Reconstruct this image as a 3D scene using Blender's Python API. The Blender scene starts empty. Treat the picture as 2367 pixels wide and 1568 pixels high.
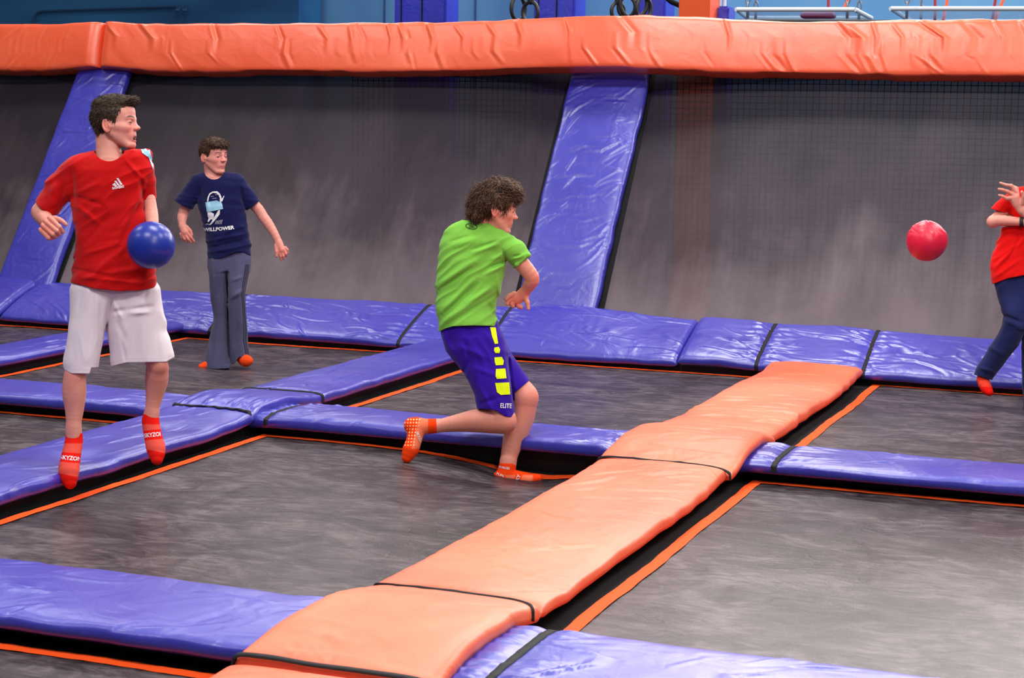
import bpy, bmesh, math, random
import numpy as np
from mathutils import Vector, Matrix
from mathutils.bvhtree import BVHTree
S = bpy.context.scene
COL = S.collection
rng = np.random.default_rng(7)
random.seed(7)

# ------------------------------------------------------------------ camera
F = 4022.0                                   # focal length in pixels of the 2367 px wide frame
PIT, ROLL, YAW = 0.12492313, 0.01684514, -0.36713792
fw = np.array([math.sin(YAW)*math.cos(PIT), math.cos(YAW)*math.cos(PIT), -math.sin(PIT)])
_r = np.cross(fw, [0, 0, 1]); _r /= np.linalg.norm(_r); _u = np.cross(_r, fw)
RT = _r*math.cos(ROLL)+_u*math.sin(ROLL)
UP = -_r*math.sin(ROLL)+_u*math.cos(ROLL)
CAM = np.array([7.334383, -11.851661, 1.75])
cd = bpy.data.cameras.new('camera'); co = bpy.data.objects.new('camera', cd); COL.objects.link(co)
co.matrix_world = Matrix(((RT[0], UP[0], -fw[0], CAM[0]), (RT[1], UP[1], -fw[1], CAM[1]), (RT[2], UP[2], -fw[2], CAM[2]), (0, 0, 0, 1)))
cd.sensor_width = 36; cd.lens = F/2367*36; cd.clip_end = 200
cd.dof.use_dof = True; cd.dof.focus_distance = 9.2; cd.dof.aperture_fstop = 9
S.camera = co

# ------------------------------------------------------------------ light and exposure
W = bpy.data.worlds.new('hall_light'); S.world = W; W.use_nodes = True
W.node_tree.nodes['Background'].inputs[0].default_value = (0.95, 0.88, 1.0, 1)
W.node_tree.nodes['Background'].inputs[1].default_value = 0.17

def lamp(name, loc, size, power, color=(1, .965, .93), target=None):
    ld = bpy.data.lights.new(name, 'AREA'); ld.shape = 'RECTANGLE'; ld.size, ld.size_y = size
    ld.energy = power; ld.color = color
    lo = bpy.data.objects.new(name, ld); COL.objects.link(lo); lo.location = loc
    if target is not None:
        lo.rotation_euler = (Vector(target)-Vector(loc)).to_track_quat('-Z', 'Y').to_euler()
    return lo
for lx, pw in ((-3.0, 150), (3.5, 300), (9.5, 330)):
    for ly in (-9.5, -4.0, 1.5, 7.0):
        lamp('ceiling_lamp', (lx, ly, 7.4), (2.4, 1.0), pw)
for lx, pw in ((-4.0, 160), (1.0, 330), (6.0, 420), (11.0, 420)):          # unseen lamps added high at the back for sheen on the pads
    lamp('added_back_lamp', (lx, 11.4, 6.2), (3.2, 1.2), pw, target=(lx*.7+1.2, -4, 0))
lamp('ceiling_lamp', (11.0, -12.5, 5.8), (2.5, 2.0), 190, target=(3, -3, 0.8))
S.view_settings.view_transform = 'Standard'; S.view_settings.look = 'None'
S.view_settings.gamma = 1; S.view_settings.use_curve_mapping = False
S.view_settings.exposure = 0.0
S.cycles.max_bounces = 6; S.cycles.transparent_max_bounces = 12

# ------------------------------------------------------------------ helpers
def pray(u, v):
    return fw+RT*((u-1183.5)/F)-UP*((v-784)/F)
def at_z(u, v, z):
    d = pray(u, v); return CAM+d*((z-CAM[2])/d[2])
def at_y(u, v, y):
    d = pray(u, v); return CAM+d*((y-CAM[1])/d[1])
def lin(c):
    return tuple(((x/255)/12.92 if x/255 <= .04045 else ((x/255+.055)/1.055)**2.4) for x in c)+(1,)

_T = rng.random((32, 32, 32)).astype(np.float32)
def vnoise(p):
    """smooth value noise, p (...,3) -> -1..1"""
    p = np.asarray(p, np.float32)
    i = np.floor(p).astype(np.int32); f = p-i; f = f*f*(3-2*f)
    i0 = i & 31; i1 = (i+1) & 31
    x0, y0, z0 = i0[..., 0], i0[..., 1], i0[..., 2]; x1, y1, z1 = i1[..., 0], i1[..., 1], i1[..., 2]
    fx, fy, fz = f[..., 0], f[..., 1], f[..., 2]
    a = _T[x0, y0, z0]*(1-fx)+_T[x1, y0, z0]*fx; b = _T[x0, y1, z0]*(1-fx)+_T[x1, y1, z0]*fx
    c = _T[x0, y0, z1]*(1-fx)+_T[x1, y0, z1]*fx; d = _T[x0, y1, z1]*(1-fx)+_T[x1, y1, z1]*fx
    return ((a*(1-fy)+b*fy)*(1-fz)+(c*(1-fy)+d*fy)*fz)*2-1
def n2(a, b, c=0.0):
    a, b = np.broadcast_arrays(np.asarray(a, np.float32), np.asarray(b, np.float32))
    return vnoise(np.stack([a, b, np.full_like(a, c)], -1))

def tag(o, label=None, cat=None, group=None, kind=None):
    if label: o['label'] = label
    if cat: o['category'] = cat
    if group: o['group'] = group
    if kind: o['kind'] = kind
    return o
def link_mesh(name, verts, faces, mat, parent=None, smooth=True):
    me = bpy.data.meshes.new(name)
    verts = np.asarray(verts, np.float32)
    if isinstance(faces, np.ndarray):
        n, k = faces.shape
        me.vertices.add(len(verts)); me.vertices.foreach_set('co', verts.ravel())
        me.loops.add(n*k); me.loops.foreach_set('vertex_index', faces.astype(np.int32).ravel())
        me.polygons.add(n); me.polygons.foreach_set('loop_start', np.arange(0, n*k, k, dtype=np.int32))
        me.update(calc_edges=True); me.validate()
    else:
        me.from_pydata([tuple(map(float, v)) for v in verts], [], faces); me.update()
    if smooth: me.polygons.foreach_set('use_smooth', np.ones(len(me.polygons), bool))
    for m in (mat if isinstance(mat, (list, tuple)) else [mat]): me.materials.append(m)
    o = bpy.data.objects.new(name, me); COL.objects.link(o)
    if parent is not None: o.parent = parent
    return o
def empty(name, loc=(0, 0, 0)):
    o = bpy.data.objects.new(name, None); COL.objects.link(o); o.location = loc; o.empty_display_size = .1
    return o
def put(child, parent):
    """parent while keeping the world place of a mesh whose data is in world space"""
    child.parent = parent
    child.matrix_parent_inverse = Matrix.Translation(parent.location).inverted()
    return child

# ------------------------------------------------------------------ materials
def mat(name, color, rough=.5, spec=.5, **kw):
    m = bpy.data.materials.new(name); m.use_nodes = True
    b = m.node_tree.nodes['Principled BSDF']
    b.inputs['Base Color'].default_value = color if len(color) == 4 else (*color, 1)
    b.inputs['Roughness'].default_value = rough
    b.inputs['Specular IOR Level'].default_value = spec
    for k, v in kw.items(): b.inputs[k.replace('_', ' ')].default_value = v
    return m
def nodes(m):
    nt = m.node_tree; return nt, nt.nodes['Principled BSDF']
def add_noise(m, scale=(1, 1, 1), nscale=4, detail=4, rough=.6, dist=0, coord='Object', rot=(0, 0, 0)):
    nt, b = nodes(m)
    tc = nt.nodes.new('ShaderNodeTexCoord'); mp = nt.nodes.new('ShaderNodeMapping')
    mp.inputs['Scale'].default_value = scale; mp.inputs['Rotation'].default_value = rot
    nz = nt.nodes.new('ShaderNodeTexNoise'); nz.inputs['Scale'].default_value = nscale
    nz.inputs['Detail'].default_value = detail; nz.inputs['Roughness'].default_value = rough
    nz.inputs['Distortion'].default_value = dist
    nt.links.new(tc.outputs[coord], mp.inputs[0]); nt.links.new(mp.outputs[0], nz.inputs['Vector'])
    return nz
def add_bump(m, srcs, strength=.4, distance=.02):
    nt, b = nodes(m); prev = None
    for nz, st in srcs:
        bp = nt.nodes.new('ShaderNodeBump'); bp.inputs['Strength'].default_value = st*strength
        bp.inputs['Distance'].default_value = distance
        nt.links.new(nz.outputs[0], bp.inputs['Height'])
        if prev: nt.links.new(prev.outputs[0], bp.inputs['Normal'])
        prev = bp
    nt.links.new(prev.outputs[0], b.inputs['Normal'])
def ramp_color(m, nz, stops):
    nt, b = nodes(m); rp = nt.nodes.new('ShaderNodeValToRGB')
    el = rp.color_ramp.elements
    while len(el) < len(stops): el.new(.5)
    for e, (p, c) in zip(el, stops): e.position = p; e.color = c if len(c) == 4 else (*c, 1)
    nt.links.new(nz.outputs[0], rp.inputs[0]); nt.links.new(rp.outputs[0], b.inputs['Base Color'])
    return rp
def crease_lines(m, scale, nscale, dist, rot=(0, 0, 0), sharp=.10):
    """thin raised folds where a warped noise crosses its middle value"""
    nt, b = nodes(m); nz = add_noise(m, scale=scale, nscale=nscale, detail=2.5, rough=.5, dist=dist, rot=rot)
    s1 = nt.nodes.new('ShaderNodeMath'); s1.operation = 'SUBTRACT'; s1.inputs[1].default_value = .5
    s2 = nt.nodes.new('ShaderNodeMath'); s2.operation = 'ABSOLUTE'
    s3 = nt.nodes.new('ShaderNodeMapRange'); s3.interpolation_type = 'SMOOTHERSTEP'
    s3.inputs[1].default_value = 0; s3.inputs[2].default_value = sharp; s3.inputs[3].default_value = 1; s3.inputs[4].default_value = 0
    nt.links.new(nz.outputs[0], s1.inputs[0]); nt.links.new(s1.outputs[0], s2.inputs[0]); nt.links.new(s2.outputs[0], s3.inputs[0])
    return s3
def vinyl(name, c1, c2, rough=.36, k=1.0, cs=(1, 1, 1), csc=2.6):
    m = mat(name, c1, rough, .8, Coat_Weight=(.5 if rough < .45 else .25), Coat_Roughness=rough)
    nz = add_noise(m, nscale=1.6, detail=3); ramp_color(m, nz, [(.3, c1), (.7, c2)])
    a = add_noise(m, scale=(1, 1, 1), nscale=4.5, detail=3, rough=.5, dist=1.2)
    c = crease_lines(m, cs, csc, .6, sharp=.04)
    w = add_noise(m, scale=(1, 1, 1), nscale=70, detail=2)
    add_bump(m, [(a, .55*k), (c, .10*k), (w, .06)], .5, .03)
    return m
M = {}
M['blue'] = vinyl('blue_vinyl', lin((38, 38, 160)), lin((58, 58, 176)))
M['orange'] = vinyl('orange_vinyl', lin((246, 92, 48)), lin((252, 118, 74)), .5)
M['rail'] = vinyl('rail_orange_vinyl', lin((250, 88, 40)), lin((252, 104, 58)), .36, .45, (1, 1, .45), 2.2)
M['blue_dark'] = vinyl('royal_blue_vinyl', lin((20, 30, 165)), lin((28, 40, 185)), .45)
M['strap'] = mat('black_elastic', (.012, .012, .014), .7, .3)
M['black'] = mat('black_web', (.006, .006, .007), .8, .2)
M['frame'] = mat('black_steel', (.008, .008, .009), .6, .3)
def strip_mat():
    m = mat('orange_webbing', lin((255, 88, 30)), .7, .2)
    w = add_noise(m, nscale=120, detail=2); add_bump(m, [(w, .5)], .3, .004)
    return m
M['strip'] = strip_mat()
def bed_mat():
    m = mat('trampoline_fabric', (.045, .04, .042), .38, .36)
    nt, b = nodes(m)
    n1 = add_noise(m, scale=(1, 1.5, 1), nscale=1.6, detail=9, rough=.66, dist=1.3, rot=(0, 0, .35))
    n3 = add_noise(m, scale=(1.0, 2.6, 1), nscale=3.6, detail=7, rough=.68, dist=2.6, rot=(0, 0, -.5))
    mx = nt.nodes.new('ShaderNodeMath'); mx.operation = 'MULTIPLY_ADD'; mx.inputs[1].default_value = .5
    sc = nt.nodes.new('ShaderNodeMath'); sc.operation = 'MULTIPLY'; sc.inputs[1].default_value = .5
    nt.links.new(n1.outputs[0], sc.inputs[0]); nt.links.new(n3.outputs[0], mx.inputs[0]); nt.links.new(sc.outputs[0], mx.inputs[2])
    ramp_color(m, mx, [(.40, lin((32, 25, 29))), (.5, lin((62, 53, 57))), (.60, lin((98, 88, 91)))])
    w = add_noise(m, nscale=140, detail=2)
    cz = crease_lines(m, (1, 1.6, 1), 2.0, 1.6, sharp=.03)
    add_bump(m, [(n1, .35), (cz, .25), (w, .4)], .35, .012)
    return m
M['bed'] = bed_mat()
def wallmat():
    """woven black mesh of the angled trampolines: lighter grey in patches towards the bottom, a little see-through"""
    m = mat('angled_mesh_fabric', (.03, .027, .03), .6, .3)
    nt, b = nodes(m)
    n1 = add_noise(m, scale=(1.0, .8, .8), nscale=1.2, detail=6, rough=.58, dist=.35)
    n2_ = add_noise(m, scale=(5, .5, .5), nscale=1.6, detail=4, rough=.6)
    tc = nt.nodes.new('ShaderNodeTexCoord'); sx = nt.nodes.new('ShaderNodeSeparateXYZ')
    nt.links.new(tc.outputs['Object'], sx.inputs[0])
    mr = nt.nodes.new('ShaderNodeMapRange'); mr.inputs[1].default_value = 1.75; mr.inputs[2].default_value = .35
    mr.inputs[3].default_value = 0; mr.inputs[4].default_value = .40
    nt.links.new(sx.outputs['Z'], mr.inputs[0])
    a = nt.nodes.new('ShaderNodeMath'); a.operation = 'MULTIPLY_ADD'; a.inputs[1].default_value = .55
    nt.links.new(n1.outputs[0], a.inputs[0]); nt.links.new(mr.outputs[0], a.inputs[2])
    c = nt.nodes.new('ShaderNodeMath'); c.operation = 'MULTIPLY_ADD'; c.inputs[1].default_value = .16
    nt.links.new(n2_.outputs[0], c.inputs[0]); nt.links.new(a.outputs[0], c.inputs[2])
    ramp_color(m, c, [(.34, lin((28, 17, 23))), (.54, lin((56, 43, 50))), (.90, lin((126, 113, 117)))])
    tr = nt.nodes.new('ShaderNodeBsdfTransparent'); tr.inputs[0].default_value = (1, .82, .82, 1); mx = nt.nodes.new('ShaderNodeMixShader'); mx.inputs[0].default_value = .06
    out = nt.nodes['Material Output']
    nt.links.new(b.outputs[0], mx.inputs[1]); nt.links.new(tr.outputs[0], mx.inputs[2]); nt.links.new(mx.outputs[0], out.inputs[0])
    return m
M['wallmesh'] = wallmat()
def skirt_mat():
    m = mat('see_through_skirt', lin((20, 12, 18)), .7, .2); nt, b = nodes(m)
    tr = nt.nodes.new('ShaderNodeBsdfTransparent'); mx = nt.nodes.new('ShaderNodeMixShader'); mx.inputs[0].default_value = .45
    nt.links.new(b.outputs[0], mx.inputs[1]); nt.links.new(tr.outputs[0], mx.inputs[2]); nt.links.new(mx.outputs[0], nt.nodes['Material Output'].inputs[0])
    return m
M['skirt'] = skirt_mat()

# ------------------------------------------------------------------ building blocks
def box_mesh(name, lo, hi, m, parent=None, bev=0.0):
    bm = bmesh.new(); bmesh.ops.create_cube(bm, size=1)
    for v in bm.verts:
        v.co = Vector([(lo[i]+hi[i])/2+v.co[i]*(hi[i]-lo[i]) for i in range(3)])
    if bev: bmesh.ops.bevel(bm, geom=bm.edges[:], offset=bev, segments=2, affect='EDGES')
    me = bpy.data.meshes.new(name); bm.to_mesh(me); bm.free(); me.materials.append(m)
    o = bpy.data.objects.new(name, me); COL.objects.link(o)
    if parent is not None: o.parent = parent
    return o

class Pad:
    """a stuffed vinyl cushion: rounded cross-section swept along A, with sag, bumps and wrinkles"""
    def __init__(s, O, A, B, L, w, th, zoff=None, amp=.006, wr=(5, 1.6), rot=.5, seed=0, straps=(), sq=(.22, .55), noff=None, fd=(26, .10, .34, .011, .0055), jit=.3):
        s.O = np.array(O, float); s.A = np.array(A, float); s.B = np.array(B, float)
        s.N = np.cross(s.A, s.B); s.N /= np.linalg.norm(s.N)
        if s.N[2] < -1e-6: s.N = -s.N
        s.L, s.w, s.th, s.zoff, s.amp, s.wr, s.rot, s.seed, s.straps, s.sq, s.noff, s.jit = L, w, th, zoff, amp, wr, rot, seed, straps, sq, noff, jit
        q = np.random.default_rng(seed+100); dn, l0, l1, fw_, fa = fd[:5]; cvk = fd[5] if len(fd) > 5 else .9; n = int(dn*L*w)
        s.F = [(q.uniform(0, L), q.uniform(-w/2, w/2), rot+q.normal()*jit, q.uniform(l0, l1), fw_*q.uniform(.6, 1.5), fa*q.uniform(.5, 1.3)*(1 if q.random() < .75 else -1), q.normal()*cvk) for _ in range(n)]
        for st in straps:                                  # pinched folds fanning out from a strap
            for _ in range(12):
                t0 = q.uniform(-w/2, w/2); sd = 1 if q.random() < .5 else -1; ln = q.uniform(.08, .28)
                s.F.append((st+sd*(ln/2+.01), t0, q.normal()*.22, ln, .008*q.uniform(.7, 1.4), fa*q.uniform(.6, 1.3), 0))
    def surf(s, a, phi, grow=0.0, endfade=True):
        """a: distance along; phi: angle round the section (pi/2 = top)"""
        a, phi = np.broadcast_arrays(a, phi)
        c, q = np.cos(phi), np.sin(phi)
        t = np.sign(c)*np.abs(c)**s.sq[0]*s.w/2
        z = np.sign(q)*np.abs(q)**s.sq[1]*s.th/2
        e = np.minimum(a, s.L-a)
        if endfade:
            k = np.clip(e/(s.th*.55), 0, 1); z = z*np.sqrt(np.clip(1-(1-k)**2, 0.02, 1))
        top = np.clip(q*1.6, 0, 1)
        z = z+top*.010*np.cos(np.clip(t/(s.w/2), -1, 1)*math.pi/2)
        # wrinkles
        cr, sr = math.cos(s.rot), math.sin(s.rot)
        wx = a+.25*n2(a*1.3, t*1.3, s.seed+.3); wy = t+.12*n2(a*2.1, t*2.1, s.seed+5.2)
        x = wx*cr-wy*sr; y = wx*sr+wy*cr
        w1 = n2(x*s.wr[0]*1.0, y*s.wr[1], s.seed+1.1); w2 = n2(x*s.wr[0]*2.3, y*s.wr[1]*1.9, s.seed+2.7)
        rid = (1-np.abs(w1)*2)*.6+(1-np.abs(w2)*2)*.35
        mod = .35+.65*np.clip(.5+n2(a*.9, t*2, s.seed+9)*1.2, 0, 1)
        z = z+(top*.85+.15)*s.amp*rid*mod
        z = z+top*.006*n2(a*1.6, t*3, s.seed+4)
        for fa_, ft, an, ln, wd, am, cv in s.F:
            ca, sa = math.cos(an), math.sin(an); da_, dt = a-fa_, t-ft
            u_ = da_*ca+dt*sa; v_ = -da_*sa+dt*ca+cv*u_*u_
            m_ = (np.abs(u_) < ln*.5) & (np.abs(v_) < wd*3.5)
            if not m_.any(): continue
            h = am*(np.exp(-(v_/wd)**2)-.45*np.exp(-((v_-wd*1.5)/wd)**2))*np.cos(np.clip(u_/ln, -.5, .5)*math.pi)**.7
            z = z+np.where(m_, h, 0)*(.25+.75*top)
        for st in s.straps:
            d = a-st; g = np.exp(-(d/.035)**2)
            z = z-top*.010*g
            z = z+top*.0045*np.exp(-(d/.16)**2)*(1-g)*np.cos(t*85+n2(a*6, t*6, 3)*3)
        edge = .006*n2(a*7, np.sign(c)*3, s.seed+6)+.012*n2(a*1.1, np.sign(c)*3, s.seed+8)
        t = t+np.abs(c)**3*np.sign(c)*edge*1.2
        if s.zoff is not None: z = z+s.zoff(a, t)
        z = z+grow*np.clip(q*3, -1, 1); t = t+grow*np.sign(c)*np.abs(c)**.5
        p = s.O+a[..., None]*s.A+t[..., None]*s.B+z[..., None]*s.N
        if s.noff is not None: p = p+s.noff(a)
        return p
    def build(s, name, m, da=.013, nphi=96, parent=None):
        na = max(12, int(s.L/da)); a = np.linspace(0, s.L, na)
        ee = s.th*.5; a = np.unique(np.concatenate([a, ee*np.array([.03, .12, .3, .6]), s.L-ee*np.array([.03, .12, .3, .6])]))
        pd = np.linspace(0, 2*math.pi, 6001); c, q = np.cos(pd), np.sin(pd)
        x = np.sign(c)*np.abs(c)**s.sq[0]*s.w/2; y = np.sign(q)*np.abs(q)**s.sq[1]*s.th/2
        ds = np.hypot(np.diff(x), np.diff(y))*np.where(q[1:] > -.02, 1, .25); cs = np.concatenate([[0], np.cumsum(ds)])
        ph = np.interp(np.arange(nphi)/nphi*cs[-1], cs, pd)           # even spacing round the section, sparse underneath
        g = s.surf(a[:, None], ph[None, :])
        na = len(a); idx = np.arange(na*nphi).reshape(na, nphi)
        q = np.stack([idx[:-1], np.roll(idx, -1, 1)[:-1], np.roll(idx, -1, 1)[1:], idx[1:]], -1).reshape(-1, 4)
        v = g.reshape(-1, 3)
        c0, c1 = g[0].mean(0), g[-1].mean(0); v = np.vstack([v, c0, c1])
        f = [tuple(x) for x in q.tolist()]
        n = na*nphi
        for i in range(nphi):
            j = (i+1) % nphi
            f.append((n, int(idx[0, j]), int(idx[0, i]))); f.append((n+1, int(idx[-1, i]), int(idx[-1, j])))
        o = link_mesh(name, v, f, m, parent)
        bm = bmesh.new(); bm.from_mesh(o.data); bmesh.ops.recalc_face_normals(bm, faces=bm.faces); bm.to_mesh(o.data); bm.free()
        return o
    def strap(s, a0, label, wid=.026, slant=0.0, cover=(-.12, math.pi+.12)):
        """a black elastic band over the pad at distance a0"""
        ph = np.concatenate([np.linspace(cover[0], .5, 25), np.arccos(np.linspace(math.cos(.5)**s.sq[0], 0, 40)**(1/s.sq[0]))[1:]]); ph = np.concatenate([ph, math.pi-ph[::-1][1:]]); aa = a0+np.array([-.5, -.46, 0, .46, .5])*wid
        gr = np.array([-.002, .0045, .0055, .0045, -.002])
        fac = np.cos(ph)*slant
        g = np.stack([s.surf(x+fac+.0022*n2(ph*9, x*50, 3), ph, grow=gg, endfade=False) for x, gg in zip(aa, gr)], 0)
        idx = np.arange(g.shape[0]*g.shape[1]).reshape(g.shape[:2])
        q = np.stack([idx[:-1, :-1], idx[:-1, 1:], idx[1:, 1:], idx[1:, :-1]], -1).reshape(-1, 4)
        o = link_mesh('elastic_strap', g.reshape(-1, 3), q, M['strap'])
        return tag(o, label, 'strap', 'black elastic straps over the pads')

def bump(x, c, s):
    return np.exp(-((x-c)/s)**2)
def plateau(x, a, b, e):
    t = lambda y: np.clip(y, 0, 1)**2*(3-2*np.clip(y, 0, 1))
    return t((x-a)/e+.5)*(1-t((x-b)/e+.5))

# ------------------------------------------------------------------ the setting
floor = box_mesh('floor', (-16, -20, -.6), (26, 16, -.5), mat('dark_floor', lin((50, 48, 56)), .7)); tag(floor, kind='structure')
def wall_back():
    m = mat('light_blue_paint', lin((104, 160, 205)), .75, .2)
    nt, b = nodes(m); nz = add_noise(m, scale=(1, 1, .6), nscale=.5, detail=3)
    ramp_color(m, nz, [(.3, lin((88, 146, 196))), (.7, lin((120, 176, 216)))])
    o = box_mesh('wall_back', (-16, 12, -.5), (26, 12.2, 7.5), m); tag(o, kind='structure')
wall_back()

# ------------------------------------------------------------------ trampoline beds
DIPS = [(4.31, -3.63, .115, .36), (1.02, -.95, .075, .4), (2.9, -5.2, .01, .3)]
def bedz(x, y):
    z = np.zeros_like(x)
    for cx, cy, d, sg in DIPS:
        r2 = (x-cx)**2+(y-cy)**2
        z = z-d*np.exp(-r2/(2*sg*sg))*.55-d*.45*np.exp(-np.sqrt(r2+.0004)/(sg*.55))
    return z
def bed(x0, x1, y0, y1, label):
    root = empty('trampoline', ((x0+x1)/2, (y0+y1)/2, 0)); tag(root, label, 'trampoline', 'trampoline beds set in the padded grid')
    sw = .055; sk = .13
    def wob(x, y, s): return .011*n2(x*2.2+s, y*2.2, 1)+.006*n2(x*7, y*7+s, 2)
    def grid(xs, ys, dz=0.0):
        X, Y = np.meshgrid(xs, ys, indexing='ij'); Z = bedz(X, Y)+dz
        return np.stack([X, Y, Z], -1)
    def gmesh(name, g, m):
        idx = np.arange(g.shape[0]*g.shape[1]).reshape(g.shape[:2])
        q = np.stack([idx[:-1, :-1], idx[1:, :-1], idx[1:, 1:], idx[:-1, 1:]], -1).reshape(-1, 4)
        return put(link_mesh(name, g.reshape(-1, 3), q, m), root)
    g = grid(np.linspace(x0+sw*.6, x1-sw*.6, 110), np.linspace(y0+sw*.6, y1-sw*.6, 130))
    g[..., 2] += .0022*n2(g[..., 0]*7+n2(g[..., 0]*2, g[..., 1]*2)*2, g[..., 1]*2.5, 4)
    gmesh('mat', g, M['bed'])
    # border strip: a ring of four mitred bands
    for nm, d0, d1, dz, m in (('border_strip', 0, sw, .004, M['strip']), ('spring_cover', -sk, .012, -.004, M['black'])):
        V, Fq = [], []
        def side(pa, pb, inn, name_s):
            n = 90; t = np.linspace(0, 1, n)
            base = len(V)
            ring = []
            for d in np.linspace(d0, d1, 4):
                a = np.array(pa)+np.array(inn[0])*d; b = np.array(pb)+np.array(inn[1])*d
                P = a+(b-a)*t[:, None]
                nrm = np.array([-(b-a)[1], (b-a)[0]]); nrm /= np.linalg.norm(nrm)
                if nm == 'border_strip': P = P+nrm*(wob(P[:, 0], P[:, 1], name_s)*np.sin(t*math.pi)**.3)[:, None]
                z = bedz(P[:, 0], P[:, 1])+dz+(.0015*n2(t*60, d*30, name_s) if nm == 'border_strip' else 0)
                for k in range(n): V.append((P[k, 0], P[k, 1], z[k]))
            for r in range(3):
                for k in range(n-1):
                    i = base+r*n+k; Fq.append((i, i+1, i+1+n, i+n))
        side((x0, y1), (x1, y1), ((1, -1), (-1, -1)), 1.0)
        side((x1, y1), (x1, y0), ((-1, -1), (-1, 1)), 2.0)
        side((x1, y0), (x0, y0), ((-1, 1), (1, 1)), 3.0)
        side((x0, y0), (x0, y1), ((1, 1), (1, -1)), 4.0)
        put(link_mesh(nm, V, Fq, m), root)
if True:
    bed(-2.3, -.42, -3.10, -.02, 'trampoline bed at far left behind the row of blue pads')
    bed(.02, 2.12, -3.10, -.02, 'trampoline bed under the person in the navy shirt')
    bed(2.65, 4.82, -3.10, -.02, 'trampoline bed along the back pad, directly left of the orange walkway')
    bed(5.42, 7.9, -3.12, .02, 'far trampoline bed right of the orange walkway')
    bed(-.2, 2.12, -6.70, -3.50, 'trampoline bed at the left edge, left of the pad the red shirt boy stands on')
    bed(2.65, 4.82, -6.70, -3.48, 'big middle trampoline bed dented by the foot of the green shirt boy')
    bed(5.42, 7.9, -6.74, -3.52, 'big trampoline bed on the right of the orange walkway')
    bed(2.65, 4.82, -9.7, -7.23, 'trampoline bed in the bottom left corner of the view')
    # steel frame under the pads
    def beam(lo, hi, lab):
        tag(box_mesh('frame_beam', lo, hi, M['frame']), lab, 'frame', 'black frame beams under the pads')
    beam((2.2, -9.6, -.5), (2.57, -.02, .045), 'black frame beam under the diagonal blue pads')
    beam((4.9, -9.6, -.5), (5.30, -.02, .045), 'black frame beam under the orange walkway')
    beam((-.36, -7.0, -.5), (-.04, -.02, .045), 'black frame beam under the far left diagonal pad')
    beam((-4, .02, -.5), (9, .45, .045), 'black frame beam under the long back pad')
    for a, b, nm in ((-.03, 2.19, 'left'), (2.58, 4.89, 'middle'), (5.31, 9, 'right')):
        beam((a, -3.42, -.5), (b, -3.15, .045), f'black frame beam under the {nm} cross pad')
    for a, b, nm in ((2.58, 4.89, 'front left'), (5.31, 9, 'front right')):
        beam((a, -7.1, -.5), (b, -6.78, .045), f'black frame beam under the {nm} pad')

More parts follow.
